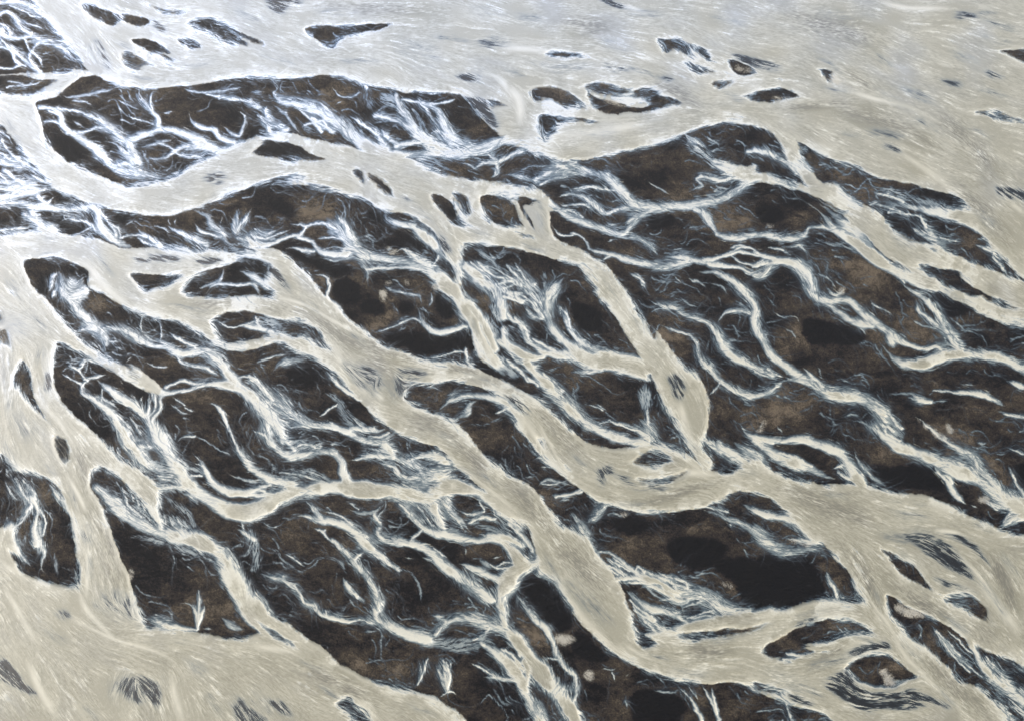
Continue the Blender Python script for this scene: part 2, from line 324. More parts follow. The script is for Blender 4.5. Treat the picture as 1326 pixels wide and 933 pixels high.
STREAMS = """
@A1
S: 0,75,8 20,60 50,62 75,100 85,130 60,110
S: 40,60,7 70,80 85,120 110,150 150,165
S: 0,140,10 10,175 80,185 160,180 230,200,16
S: 0,195,6 60,240 110,290,12 150,330,16 200,350
S: 0,330,5 60,335 100,315
S: 190,210,9 150,265 150,310 190,345
S: 260,210,8 330,240 370,270
S: 130,20,6 180,60 220,90
S: 190,530,8 250,530,10 290,560,14 310,610,18 350,650,20 420,690,22 490,750,24 540,800,22 620,830,22 720,850,20 790,865,16
S: 190,520,6 300,530,5 400,550,6 480,590,8 540,640,12 620,680,16 700,650,14 770,620,12
S: 330,650,12 400,640,8 460,620,8 510,625,6
S: 670,440,8 670,480,10 720,530,12 760,570,14 760,620,16
S: 740,440,6 720,490,6 735,530,6
S: 760,620,16 850,630,20 930,670,24 1000,710,26 1080,730,24 1160,700,20
S: 500,695,6 560,700,8 600,740,14 660,790,20
S: 620,690,14 640,740,14 670,790,16
S: 680,720,7 760,690,10 840,670,10
S: 690,770,12 780,770,10 850,730,12 900,710,14 1000,720,16
S: 840,730,6 900,760,8 1000,760,8
S: 530,800,8 600,790,8 660,800,8
S: 780,550,5 850,545,5
S: 915,550,8 930,590,9 970,620,10 1030,630,12 1060,670,14 1120,690,14
S: 1060,610,5 1120,650,9 1150,660,9
S: 1150,545,4 1185,570,6 1180,610,8 1160,650,9
S: 1060,480,5 1150,480,8 1210,500,10 1250,520,12
S: 1270,510,5 1290,560,9 1310,590,10
S: 300,455,8 330,470,6 420,465,8 500,440,10 560,425,12
S: 880,430,5 960,450,6 1080,440,6 1180,430,6
S: 0,790,14 80,800,14 160,820,10
S: 30,830,12 90,870,12 180,890,12
S: 0,880,20 100,900,16 200,920,14
V: 0,700,20 60,760,20 110,790,20
V: 0,850,30 100,860,30 220,910,24
@B1
S: 0,110,16 80,90,18 180,80,16 260,70,14
V: 0,60,30 60,50,30 150,70,24
S: 0,130,8 80,130,14 150,150,18 250,160,16 350,160,14 430,155,14 470,180,16 475,230,18 510,280,22 570,320,22 640,345,16
S: 180,100,12 220,135,8 260,110,8
S: 140,170,8 170,210,25 200,250,35 240,275,40
S: 290,225,5 340,210,6 400,220,6 440,240,12 470,270,14 540,310,14
S: 310,185,4 320,210,3
S: 0,150,4 40,155,4
S: 0,265,8 80,262,6 150,265,4
S: 530,230,4 570,265,6 580,300,6
S: 580,300,5 640,290,5 700,300,10 760,330,14
S: 600,250,3 650,215,3
S: 650,250,5 690,290,10 770,340,12
S: 800,240,8 870,275,10 950,310,14 1000,350,18
S: 820,200,5 825,240,5
S: 850,200,4 850,245,4
S: 940,170,20 1000,210,18 1050,270,16 1110,330,14 1140,350,12
S: 940,235,5 980,270,8 1060,300,8
V: 1130,260,30 1200,300,20 1230,330,20
S: 1150,250,6 1140,270,16 1120,235,5
S: 1190,200,4 1150,260,10
S: 1060,240,4 1075,185,4
S: 1160,460,12 1220,490,20 1290,540,24
S: 960,545,6 1060,510,6 1080,450,5
S: 1000,570,8 1040,530,7 1150,530,7 1210,525,8 1250,580,14
S: 1230,680,5 1240,710,8 1270,740,12
S: 1050,710,4 1120,735,4 1180,720,5 1230,700,6
@B2
S: -20,725,14 60,740,14 110,765,14
V: 20,690,20 100,720,30 170,750,20
S: 230,780,6 285,785,6
@B1
S: 330,600,8 370,650,18 420,690,22 470,740,18 500,790,18 510,850,14
S: 280,470,20 310,520,30 360,540,40 400,500,40
S: 300,550,20 330,590,22 400,560,40
S: 260,480,10 250,540,12 235,570,5
S: 270,550,6 250,590,6
S: 370,755,4 420,740,5 470,740,6
S: 500,740,8 570,735,10 620,760,12 680,790,14 740,820,14 800,830,10
S: 690,680,3 680,720,3 690,770,3
S: 770,700,3 785,750,4 780,790,4
S: 760,790,6 810,830,18 870,860,18 930,855,16 1000,840,14 1050,870,16 1090,920,18
@C1
S: 1000,5,14 1060,50,18 1090,100,26 1150,160,36 1220,220,40 1270,280,40 1306,320,40
@B1
S: 850,860,8 870,900,10 930,910,9 1000,930,10 1060,970,13
S: 520,800,4 570,800,4
@A2
S: 100,395,9 120,430,8 100,450,8 150,490,18 220,510,20 300,530,30 380,570,36 440,620,40 500,670,40 570,710,32 650,735,26
S: 150,390,5 140,430,5 160,460,6
S: 0,455,6 70,440,6
S: 0,490,12 40,520,12
S: 70,520,6 75,570,8 120,605,12 170,630,12
S: 330,490,8 400,560,14
V: 210,560,8 250,610,12 300,640,20 370,670,20
S: 260,610,6 340,590,6 380,640,5
S: 290,570,8 340,610,12 400,640,12
S: 390,420,4 430,460,5 480,470,6 525,455,6
S: 400,510,3 450,485,4
V: 560,430,20 560,480,40 600,540,40
V: 620,470,40 680,500,30
S: 600,560,10 680,580,12 750,620,14 800,660,16
S: 700,460,12 720,530,16 760,590,22 810,650,24 880,700,26 960,730,20
S: 730,480,6 820,490,10 880,520,16 920,570,22 940,630,26 990,680,26 1080,710,24 1180,690,22 1250,680,20
S: 860,500,5 930,495,6 1000,480,6
V: 780,530,10 820,590,18 830,640,20
S: 870,650,4 900,640,4 950,690,8 1000,720,6
S: 620,620,10 660,670,14 710,700,12
S: 700,710,14 780,690,10 840,690,8
S: 560,720,18 660,745,18 780,745,20 900,745,22 1000,750,24 1120,725,22 1230,690,22 1280,690,14
V: 830,740,18 900,790,30 970,830,24 1030,850,20
S: 1060,830,6 1130,790,7 1200,780,9 1260,750,8 1306,735,8
S: 1180,790,6 1190,840,14 1160,860,10
S: 1140,745,5 1190,780,8
V: 1060,750,8 1130,790,10
@A3
S: 0,780,12 60,745,12 100,735,10
S: 220,770,8 280,800,14 330,830,14
S: 260,770,8 350,800,12 430,840,18 510,860,26 560,910,26 @B3 570,70,28 620,130,26 700,160,24 800,150,22 900,145,24 1000,130,22 1080,110,20 1140,70,20 1180,30,22 1230,10,20
@A3
S: 0,850,10 80,855,12 150,880,14 180,910,16
S: 150,870,8 230,835,10 310,830,12 400,845,12
S: 180,895,7 250,865,8 340,855,8
S: 80,835,3 150,805,4 220,810,3
S: 330,920,5 400,905,6 480,920,6
S: 910,930,4 965,900,6 940,870,6 970,855,7 1040,870,9 1110,860,6
S: 970,655,4 1040,700,6 1050,720,6
S: 1180,740,8 1240,730,12 1306,750,14
V: 1120,735,10 1200,760,12 1306,800,12
@A4
S: 0,725,14 70,750,16 160,790,14 210,840,12
V: 0,700,12 30,720,12
@B4
S9: 310,140,10 370,180,22 430,220,28 500,280,36 580,350,40
S: 250,140,8 330,190,10 390,250,18 450,300,24 520,350,26 600,410,28 680,460,26 760,500,26 860,540,20
V: 280,310,8 360,330,10 430,340,14 500,370,14
S: 810,200,6 835,260,12 880,310,18 940,360,20
S: 760,250,6 800,280,14 860,310,16
S: 650,185,4 710,185,5 760,210,5
S: 560,140,4 600,125,5
S: 635,130,3 630,175,4
S: 680,150,3 650,190,3
S8: 660,130,10 760,150,20 860,170,26 960,190,36 1040,200,45 1090,240,45
V: 630,70,16 740,110,22 840,130,20 920,150,16
S: 900,300,4 950,320,4 1000,330,4
S: 1070,340,6 1110,350,10 1170,360,10
S: 1165,370,5 1165,400,7 1210,450,8 1240,480,8
@B3
S: 940,160,20 980,190,24 1010,230,18 1040,275,12 1090,300,16 1150,305,16 1220,290,16 1306,290,14 @B4 60,290,14 130,305,16 200,305,16 250,280,14 270,255,10 330,250,12 390,260,14
@B4
S: 0,485,8 40,480,9 70,430,8 120,410,16
S: 0,440,7 60,420,8
S: 0,370,6 60,390,8 120,410,14 180,425,20 230,460,23 270,500,23 290,560,14
S: 220,500,5 270,560,10 320,600,22 380,610,24
S: 380,610,20 440,605,20 500,640,22 560,690,24 630,740,22 690,790,18 750,820,12 830,840,10 880,830,7 930,855,6
S: 340,610,12 400,660,16 460,700,18 530,720,22 580,730,20
S: 520,740,6 560,775,5
S: 660,770,24 670,830,24
S: 610,800,6 640,850,14 700,900,22 770,915,24 850,900,24 920,870,26 1000,860,24 1100,870,22 1200,885,26 1306,930,24 @C4 1340,120,30
@B4
S: 690,510,5 760,560,10 830,600,12 880,660,14 930,740,18 970,810,18 1020,860,18
S: 780,600,5 800,650,8 880,720,8 930,745,6
S: 850,600,8 880,650,10
S: 710,490,10 720,520,5
S: 780,510,4 850,545,8 890,550,8
S: 150,345,5 220,345,6 260,385,7
V: 290,420,12 350,450,14 420,490,18 480,550,16 510,600,10
S: 350,545,4 400,580,8 435,545,5
S: 90,660,3 130,690,4 200,690,4 220,730,4
S: 1080,835,5 1150,860,8
@B3
S: 950,470,12 1050,480,16 1130,520,18 1190,580,18 1225,640,18 1220,700,18 1250,780,22 1290,860,24 @C4 110,45,20 170,80,20 230,120,22 280,130,18
@B3
S: 240,130,14 310,190,20 380,225,20 450,245,20 520,270,18 580,280,16 630,240,12 660,200,12 720,180,12 790,170,10
S: 590,235,6 650,200,9
S: 460,285,4 540,290,6 600,295,8 660,300,14 710,330,14 740,370,12 760,390,8
S: 330,285,4 380,300,7 415,335,9 430,360,10 500,375,10 560,390,16 620,410,18 700,430,22 780,440,22 850,435,20 900,420,18
S: 780,400,9 860,400,12 930,410,18 980,420,20
S: 980,410,10 1060,390,10 1150,370,7 1200,380,8 1300,400,8
S: 1000,430,14 1080,440,10 1150,450,9 1200,475,10 1260,470,10 1290,430,8 1306,420,8
S: 1100,385,6 1150,420,8 1220,430,6 1260,410,5
S: 1050,390,4 1160,350,5 1240,370,5
S: 270,110,5 340,90,6 400,110,8 450,150,9 500,180,8 560,160,8 610,160,7
S: 360,75,5 430,60,5 490,75,5 560,70,5
S: 240,240,4 290,290,5 340,295,4
S: 710,600,5 760,615,8 830,640,12 880,670,14 950,690,14 1000,710,10 1040,760,12 1070,830,14 1130,880,18 1200,920,20
@C3
S: 1090,0,14 1160,50,18 1230,80,14 1306,115,12
@B3
S: 720,660,3 770,640,4 850,645,4
S: 760,720,5 830,755,7 900,770,8 935,810,10 940,860,10 990,920,12 @C3 1000,70,13 1060,140,13 1130,190,16 1220,210,16 1306,180,13 @C4 80,190,12 130,150,10
@C3
S: 1060,140,5 1030,190,5 1000,215,5
@B3
S: 1040,715,5 1070,670,8 1130,650,14 1200,665,12
S: 890,500,4 960,520,6 985,550,5
S: 845,590,4 890,615,6 960,640,5
S: 650,480,3 680,540,5
S: 480,415,6 530,385,10
S: 815,365,3 880,360,4
S: 510,330,4 560,310,4
V: 10,420,6 100,480,20 160,560,26 190,610,24
V: 190,460,8 220,510,12
S: 210,605,22 250,550,22 290,500,12
S: 210,610,22 220,680,22 250,740,22 300,800,26 360,850,32 430,890,36 500,915,40
S: 0,510,6 70,520,8 120,560,10 180,620,14
S: 20,560,6 80,600,8 130,610,8 190,680,14
S: 0,620,12 30,680,14 80,710,10 100,760,10 130,810,14 200,850,16 300,870,16 400,900,20
S: 0,740,10 20,800,20 80,850,22 150,880,18 200,870,12
S: 250,620,6 290,670,7 320,730,10 370,790,14 440,840,16 500,860,22 560,870,26 620,880,24
S: 480,900,36 560,890,40 640,900,40 700,930,30
V: 350,840,40 420,870,30
@C3
S: 110,50,18 170,110,28 240,180,32 310,250,32 370,310,30 430,360,24 520,400,20 620,430,18 700,435,20
V: 0,40,30 60,110,30 90,130,20
S: 300,0,20 400,40,36 500,60,40 600,70,44 670,100,32 710,130,16
S: 330,100,10 420,95,14 480,90,16
S: 650,320,12 690,350,24 720,380,34 750,420,40
S: 700,290,6 705,350,14
S: 560,350,7 620,360,10 670,385,18 710,420,18
V: 690,150,30 700,230,36 700,300,24
S: 470,350,4 520,325,5
S: 400,250,3 480,280,4
S: 150,530,4 180,510,6 220,540,5 240,560,5
S: 160,660,4 220,620,6 300,635,8 350,640,8
S: 230,690,6 300,690,7 370,660,8
S: 270,720,5 330,700,5
S: 400,825,5 450,800,9 480,750,12 500,730,9
S: 330,770,5 370,830,14 400,890,16 430,940,16 @D3 420,80,18 450,140,20
@C3
S: 1110,430,6 1150,460,26 1220,500,34 1300,550,26
S: 1000,430,10 1050,460,20 1120,500,22 1180,540,14
S: 1140,340,5 1180,390,10 1240,420,20 1306,440,14
S: 960,760,8 1050,790,10 1130,820,16 1200,860,20 1260,910,24 @D3 1260,40,24 @D4 0,10,22 60,70,22 130,115,24 200,115,28 270,100,30 340,110,36
@C3
S: 1160,740,8 1220,765,18 1306,800,22
V: 1020,745,20 1080,770,16
@C4
S: 0,765,14 80,790,16 160,805,20 230,840,24 300,900,26
S: 150,900,8 220,905,14 300,925,14
@C1
S: 790,195,14 850,195,10 920,180,10 980,160,12 1050,155,18 1120,170,22 1180,190,26
S: 800,175,8 840,155,7 890,140,8 930,150,8 1000,155,9
S: 1150,125,5 1220,125,8 1260,170,10 1306,210,10
S: 720,200,6 715,250,6 705,300,8
S: 750,210,6 745,260,6 715,310,6
S: 775,210,8 775,260,9 740,310,10 730,335,10
S: 735,200,5 740,240,5
S: 690,210,3 670,240,4
S: 580,140,3 600,160,3
S9: 640,250,18 690,300,18 720,340,22 760,400,34 810,480,38 860,560,38 900,620,34 960,680,40 1040,730,42 1120,765,44 1200,775,46 1306,735,42 @C2 100,715,40 200,680,38 300,665,36 400,655,36 500,660,40 600,670,42 700,680,50 780,690,55 850,700,50 930,660,45 1000,650,36 1080,670,30 1180,720,34 1260,770,36
@C2
S9: 960,590,10 880,610,24 840,640,24
@C1
S: 470,140,14 530,180,14 590,220,16 640,250,20
S: 400,130,6 470,120,8 520,110,7
S: 420,130,6 395,160,7 400,195,9 450,230,12 500,270,16 550,310,22 590,380,28 620,430,26 660,480,24 700,540,26 760,570,16 830,590,10
S: 680,455,14 720,460,9 745,460,6
S: 380,60,5 410,50,6
V: 280,40,8 340,50,10 400,40,8
S: 410,40,4 390,70,5 340,85,4
S: 490,240,3 500,180,3
V: 740,540,20 790,560,25 850,570,20
S: 740,610,5 780,605,5 850,620,7 900,640,8
S9: 770,655,16 830,650,14 900,645,18
S: 930,490,4 970,530,8 1000,590,14 1040,640,16 1100,675,18 1180,680,18 1260,650,14 1306,630,12
V: 910,570,10 960,575,14 990,590,10
S: 1000,250,4 1040,260,7 1080,310,10 1110,370,7 1140,440,8 1170,500,12 1220,560,18 1306,600,16
S: 860,440,4 890,415,6 940,408,6
V: 940,410,4 1010,440,5 1060,480,5 1140,485,4
S: 1280,330,12 1290,380,12 1300,410
S: 1220,380,5 1270,400,5 1306,450,8
V: 1180,640,20 1260,670,24 1306,690,20
S: 1180,690,14 1250,690,14 1306,680,14
S: 880,680,8 930,700,14 960,740,14
V: 780,690,20 850,740,30 910,790,24 940,850,14
S9: 750,700,20 760,780,20 780,850,18
S: 470,650,25 560,740,38 660,820,42 780,870,35 900,900,36 @D1 960,65,42 1060,130,48 1120,230,52 1180,340,60 1250,430,62 1306,490,60 @D2 100,490,60 200,560,50
@C1
V: 470,640,20 520,690,24 550,710,20
S: 1140,850,5 1190,880,12 1230,905,14
S: 1175,825,4 1180,855,4
V: 640,890,20 720,910,24 780,920,20
V: 90,590,24 120,660,40 150,720,36 110,790,24 60,860,20 50,930,20
S: 140,740,8 110,800,10 60,870,12 45,930,14
S: 150,700,10 180,760,12 165,850,12 180,930,14
@D1
S: 170,0,18 190,70,20 210,130,16 200,190,10 230,230,12
V: 265,110,6 270,180,14 285,240,18
S: 50,0,30 50,60,30 90,120,24 150,190,18
V: 760,30,24 850,90,24 930,130,20
@C1
S: 240,640,6 270,690,20 310,730,18 345,790,12
V: 0,430,14 20,520,20 60,580,24
@C2
S: 0,210,30 60,280,34 110,330,32 140,380,26 150,430,18
S: 70,330,9 65,380,9 100,430,14
S: 95,440,16 140,480,20 200,505,22 280,485,22 340,475,20 400,490,20 440,530,18 450,580,20 470,630,24
S: 150,410,10 190,450,9 210,475,8
S: 160,425,6 240,430,6 300,450,6
S: 300,450,4 350,430,4
S: 0,125,8 30,150,10 70,200,12 130,250,14 190,290,16 240,330,18 290,355,14 360,360,12 420,370,12 470,380,16
S: 150,320,8 220,325,8
S: 340,345,5 400,355,9 450,385,14 520,420,18 580,440,18 640,430,18 690,395,16
S: 480,370,14 560,375,14 620,385,14 660,365,12
S: 640,440,16 670,470,18 690,500,14
V: 430,280,20 480,340,30 520,400,20
V: 470,290,10 540,350,14
S: 100,105,6 140,60,12 200,40,14 270,40,20
S: 360,95,5 400,140,10 470,190,12 520,220,10
S: 330,320,3 370,290,4 420,265,3
S: 470,525,6 530,510,12 600,500,14 680,510,14 750,530,16 810,560,14 840,590,8
S: 760,520,8 820,500,14 880,500,20 940,530,14
S: 610,530,8 690,550,9 720,590,12 750,600,8
S: 670,610,8 760,610,14 860,580,24 940,560,28 1000,570,20
V: 140,565,10 230,575,14 300,590,20 380,620,14
S: 0,570,12 60,590,18 120,620,20 200,640,24
V: 0,650,20 80,680,25 150,680,14
S: 910,280,10 960,240,12 1030,210,14 1110,210,18 1200,235,20 1270,290,22 1320,360,22
S: 980,330,10 1040,300,14 1050,260,12 1100,235,12
S: 840,160,4 920,190,5
V: 1030,350,5 1130,350,6 1220,310,6
S: 260,730,10 300,760,12 330,800,12
S: 200,795,5 260,790,12 330,810,16 420,830,16 480,850,20 540,900,22 590,950,20 @D2 520,40,24 560,90,26 620,130,20 670,170,14 720,210,6
@C2
S: 330,850,5 370,900,8 420,940,9 @D2 390,60,10 440,110,12 480,150,14
@C2
S: 470,760,5 530,775,8 590,770,10 640,740,9
S: 590,780,8 630,840,9
S: 610,860,6 640,900,12 680,920,14
@D2
S: 610,0,9 630,50,12 680,75,14 740,85,14
@C2
S: 680,900,5 740,910,12 800,940,16 @D2 780,80,20 850,110,26 900,160,28 960,210,28 1030,250,26 1100,300,24 1160,350,20
@C2
S: 720,740,8 770,790,14 830,840,16 900,870,18 960,890,18 1020,910,20 @D2 920,20,18 1000,45,20 1080,65,20 1160,50,22 1230,80,26 1280,140,28 1306,180,24
@C2
S: 830,850,8 790,890,8 770,920,7
S: 880,740,18 910,800,14 930,860,10
S: 930,720,18 980,790,16 1040,840,12 1070,880,8
S: 1000,770,5 1070,790,6 1130,770,5
V: 1090,800,10 1160,810,18 1220,830,20 1306,870,20
S: 1200,780,14 1306,850,14
S: 1150,880,14 1250,900,16 1306,930,20
@D3
V: 0,0,20 60,60,20 130,130,20
S: 0,60,20 60,110,20 110,160,20
S: 60,0,14 120,70,16 140,110,16
S: 460,120,6 520,125,8 580,160,12 640,210,14 700,240,14 770,270,14 820,300,18 880,310,22 950,310,20 1010,340,24 1060,380,26 1130,400,24 1200,410,20
S: 550,250,12 640,240,12 720,260,14
S: 580,270,8 650,265,8 720,280,10 780,310,14 850,350,12 890,340,10 960,330,8
S: 600,310,20 660,350,20 720,390,22 780,410,18 850,430,14 910,470,10
S: 660,300,5 700,290,5 740,330,6 800,350,8 870,380,8 880,420,6
S: 1000,340,10 1040,390,12 1070,420,12
S: 920,440,6 1000,430,6 1060,430,8
S: 740,355,6 820,340,8
S: 650,220,4 660,190,4 690,220,5
S: 740,215,4 800,240,5 890,260,6 905,290,6
S9: 700,520,10 800,500,20 900,480,20 1000,460,22 1100,440,24 1200,425,24 1306,415,28
L .85
800,515 900,510 1000,505 1080,490 1200,480 1306,460 1200,495 1100,520 1000,540 930,550 850,525
S: 640,400,8 700,430,14 760,480,10 790,500,6
V: 680,440,30 740,480,24
S: 680,210,5 760,240,8 840,270,8 900,290,6
S: 490,140,4 560,180,5 620,210,5
S: 500,200,4 560,230,5
S7: 170,160,30 110,190,34 50,220,40 0,240,24
@D2
S7: 1306,220,24 1250,265,30 1190,250,20 1120,220,18 1040,195,12
S: 1090,150,6 1130,180,14 1160,200,14
S: 1180,190,4 1240,170,4 1300,180,6
S8: 1250,270,36 1220,300,36 1210,350,28 1215,420,24 1230,480,28 @D3 60,530,32 110,590,34 150,650,36 190,700,40 250,780,36 310,850,34 360,930,30
@D3
S: 70,320,10 110,370,12 150,430,14 210,490,16 245,560,14 265,620,14 310,680,14 350,720,14 360,770,12 345,830,12
S: 200,630,6 265,635,7
@D2
S: 865,425,6 900,430,10 940,450,14
S: 890,520,10 930,470,14 990,440,18 1060,445,20 1140,470,26 1220,490,24
S: 480,150,12 510,190,16 550,240,16 590,290,18 615,350,18 620,400,14
S: 490,160,8 540,120,8
S: 600,390,10 630,450,20 690,490,26 770,520,28 850,545,30
V: 850,545,30 930,565,34 1020,560,34 1110,550,28 1160,580,22
S: 1110,560,14 1160,590,20 1220,640,24 1270,700,24 1306,740,24 @D3 100,760,26 130,830,26 170,900,28 200,950,30
@D3
S: 0,610,14 60,660,18 100,720,16 120,750,18
V: 160,720,40 230,800,40 300,860,24
S: 0,735,10 60,740,8 100,760,8
S: 110,640,10 130,700,14 120,750,14
@D2
S: 1120,720,8 1200,730,12 1270,740,12
S: 1070,540,6 1120,520,8 1150,490,8
S: 40,225,8 100,245,10 150,250,10 200,290,10 240,320,10 260,360,10 310,380,10 340,420,10 400,440,12 460,450,12 540,445,6 590,465,5
S: 150,240,4 190,270,5
V: 60,90,6 130,130,7 140,160,6 240,215,8 300,190,8 330,155,7 400,150,9 440,180,11 465,240,11
S: 440,240,8 470,290,14 510,330,12
V: 510,330,12 570,370,12
V: 720,205,5 780,240,6 810,300,8 825,365,6
S: 920,820,5 960,795,5
V: 1090,870,5 1150,815,6 1200,860,6 1240,930,6
V: 0,30,20 20,130,24 10,210,14
L .85
0,430 60,470 130,510 215,580 150,550 80,500
@D1
S: 700,440,6 760,460,14 850,480,12 950,495,8
S: 1060,430,12 1110,470,20 1180,500,24
S: 980,490,6 1030,500,6
V: 1030,170,14 980,150,10 880,120,10
V: 1220,20,10 1240,90,14 1230,200,14
@D4
V: 100,600,8 170,600,12 230,590,12
S: 455,710,5 500,750,10 580,790,16 680,790,16 740,750,14 800,730,10
V: 900,520,5 960,600,8 1060,660,8
V: 920,500,5 1010,600,6 1060,640,6
S9: 1060,560,12 1080,630,20 1140,710,22 1230,790,22 1300,850,22
V: 420,830,14 520,850,14 640,840,14
S: 1110,690,5 1180,740,8 1260,820,8
V: 0,900,6 120,880,4 190,930,5
@C4
S: 90,155,6 150,140,10 220,140,12 290,165,20 350,195,26 420,210,26 500,220,30 570,250,36 620,290,36
V: 620,290,40 660,350,44 690,410,34
S: 240,75,4 280,115,8 330,165,14
V: 640,205,5 720,205,7 780,215,8
S: 740,225,5 800,230,14 860,240,10
V: 860,245,4 920,235,9 950,215,6
V: 850,210,4 870,185,5
S: 870,185,5 930,190,7 1000,195,10 1080,205,14 1150,230,14 1210,260,16
S: 1160,280,4 1220,300,10 1306,320,12
S: 1000,155,4 1080,170,5
S: 1230,140,5 1280,155,14 1330,175,14
S: 420,315,4 470,305,6 515,315,5
S: 450,325,5 520,340,9 580,370,14 640,420,22 700,460,24 770,485,26 840,510,32 920,540,36 1000,580,40 1080,620,40 1160,670,40 1230,720,40 1306,740,40
S: 770,310,3 850,370,5 930,430,7 1000,470,12 1050,510,14 1090,570,14 1150,620,16 1220,690,18
S: 880,560,6 920,610,10 950,660,16 990,710,18
S: 980,700,6 1020,740,6
S: 1230,540,4 1270,640,8 1306,690,10
S: 1225,460,4 1270,480,6 1306,495,6
S: 940,345,3 965,400,4
V: 1150,500,3 1200,500,5 1220,480,4
S: 0,415,12 80,425,14 150,430,12 190,420,14 260,430,20 330,450,26 400,480,28 450,530,28 490,590,28 520,640,24
S: 0,430,12 70,480,24 140,520,26 220,550,26 300,580,26 380,610,20
V: 420,590,20 470,620,20
S: 370,570,4 430,540,8
S: 480,460,4 510,530,6 560,590,12 640,660,10
S: 1110,710,6 1160,735,12 1210,750,14
S8: 1180,850,14 1240,810,18 1306,790,24
V: 200,300,5 260,280,9 330,230,8
S: 20,390,3 45,330,4
S: 110,350,4 140,395,4
V: 370,420,6 400,360,5
V: 445,400,5 470,370,5
S: 0,95,5 50,115,8 100,120,6
@B2
S: 380,230,10 440,290,14 490,345,22 560,385,24 650,405,26 750,420,26 850,455,32 930,515,34 990,580,32 1040,660,30 1090,750,36 1130,830,40 1170,900,42 1220,960,44
S: 0,330,20 60,335,14 130,325,12 200,300,10 240,280,9 265,240,5
S: 230,300,10 290,320,12 330,370,14 400,380,12 480,370,14
S: 170,360,6 220,355,8 300,370,8
S: 310,310,6 380,300,6 450,310,8
S: 180,225,5 260,235,6 340,230,8 400,260,9 440,300,10
S: 420,170,3 440,230,8 480,310,10
V: 490,170,8 490,260,14 500,330,16
S: 640,180,8 660,215,12 720,235,14 780,245,16
S: 780,250,16 850,300,26 920,370,24 950,420,16
V: 870,260,12 920,310,20 960,350,16
S: 690,370,5 740,355,5 800,400,12 870,430,16
S: 880,440,6 905,410,6 905,380,4
S: 500,415,4 550,440,7 565,470,7 550,530,5
S: 560,450,6 650,450,8 760,450,10 840,460,10
V: 540,440,10 640,440,14 740,430,14
S: 290,480,4 360,490,6 375,540,8 370,590,8 430,640,9 470,700,10 540,760,9 590,790,7
V: 400,640,10 440,700,8
S: 640,530,3 700,560,6 770,575,7 810,580,8 830,620,8
S: 870,560,4 875,600,6 860,630,5
S: 800,620,5 820,680,10 840,720,14 880,750,16 950,750,14 1040,730,10
S: 600,760,4 680,735,5 750,710,6 790,690,6 820,710,8
S: 870,880,3 960,865,4 1040,850,5
S: 1030,440,22 1100,500,32 1180,550,28 1210,620,22 1220,680,16
V: 1030,430,20 1100,480,44 1180,570,40 1200,680,30
S: 1060,420,5 1110,470,8 1170,530,8 1250,510,8 1306,530,8
S: 1210,550,8 1260,530,8 1306,520,8
S: 1220,580,6 1270,600,6 1306,615,6
S: 1220,650,10 1260,690,12 1306,710,12
S: 1040,600,12 1110,680,20 1150,760,24 1180,840,20
V: 1120,640,40 1170,740,40 1190,820,24
S: 1200,800,14 1250,840,14 1306,870,18
S: 1035,840,8 1040,890,8 1080,930,10
V: 0,250,10 60,290,14 120,310,14
@A1
S: -10,20,10 60,10 120,20 180,60 240,110
V: 0,10,24 80,20,24 160,50,20 230,100,16
S: 90,90,6 130,120 180,130 220,150
S: 60,30,5 110,50 150,80 200,90
S: 0,110,5 30,130 40,170
S: 120,190,6 140,240 190,290 220,330
S: 20,215,5 60,260 80,300 120,330
V: 0,210,20 60,230,20 120,280,24 170,330,20
S: 300,220,6 320,260 350,290 380,300
S: 240,190,5 290,230 330,240
V: 170,200,14 240,210,14 330,230,14
S: 0,230,5 40,240 90,270 110,290
S: 20,400,4 80,405 150,410 220,390
S: 30,430,4 90,420 180,405
V: 40,440,14 120,430,14 200,410,14
S: 0,680,6 40,730 80,760 120,790
S: 0,640,5 40,660 60,700
S: 0,740,8 50,770 100,780
S: 40,850,6 100,870 130,920
S: 100,810,6 150,850 200,870 240,905
S: 0,840,5 30,870 50,920
S: 0,920,8 60,915 140,925 220,925
V: 0,770,30 80,780,30 160,830,24 220,890,20
L .8
40,805 100,815 150,820 165,840 140,870 110,850 70,830
L .8
180,890 230,890 255,910 220,915
V: 480,190,16 530,260,24 580,330,20 640,350,14
V: 420,200,12 470,300,20 540,350,16
S: 340,490,4 420,500,5 460,520,5
S: 560,480,4 620,520,5 680,540,6
S: 620,560,3 640,580,4 700,590,5 740,600,5
S: 230,540,4 280,560,5
S: 200,600,4 240,590,5 290,600,5
S: 350,590,5 380,600,7 410,610,4
S: 880,640,5 910,650,4
S: 760,690,5 820,710,8 860,740,8
S: 1000,460,4 1060,470,4
S: 1240,560,4 1290,600,6 1310,640,7
V: 1040,640,14 1100,680,16 1160,690,14
@A2
S: 100,500,5 150,540,7 200,600,8 240,650,8
V: 30,600,14 120,650,14 180,650,14
S: 20,540,4 60,580,6 100,620,6
S: 240,540,5 300,590,8 340,640,8
S: 540,590,4 600,650,8 650,700,8
S: 470,560,4 540,600,6 600,640,8 
S: 800,470,5 850,530,8 880,590,8 930,650,8
V: 680,460,20 740,540,24 800,620,20 870,680,20
V: 960,680,24 1060,710,20 1160,690,20
S: 770,770,5 850,800,6 920,830,5
S: 1000,790,4 1060,800,5 1100,830,5
@B1
S: 150,210,5 220,260,6
S: 330,290,4 400,270,5 440,250,4
S: 480,170,5 540,250,6 560,290,6
S: 660,310,4 700,330,6 760,345,8
V: 640,270,14 720,320,18 790,345,14
S: 720,250,4 780,250,4 830,280,6 
S: 900,280,5 960,330,8
S: 1150,300,5 1200,310,8 1260,330,10 1306,335,10
S: 1260,290,4 1306,300,5
V: 920,270,14 1000,330,16
S: 640,760,3 660,800,4 690,815,5
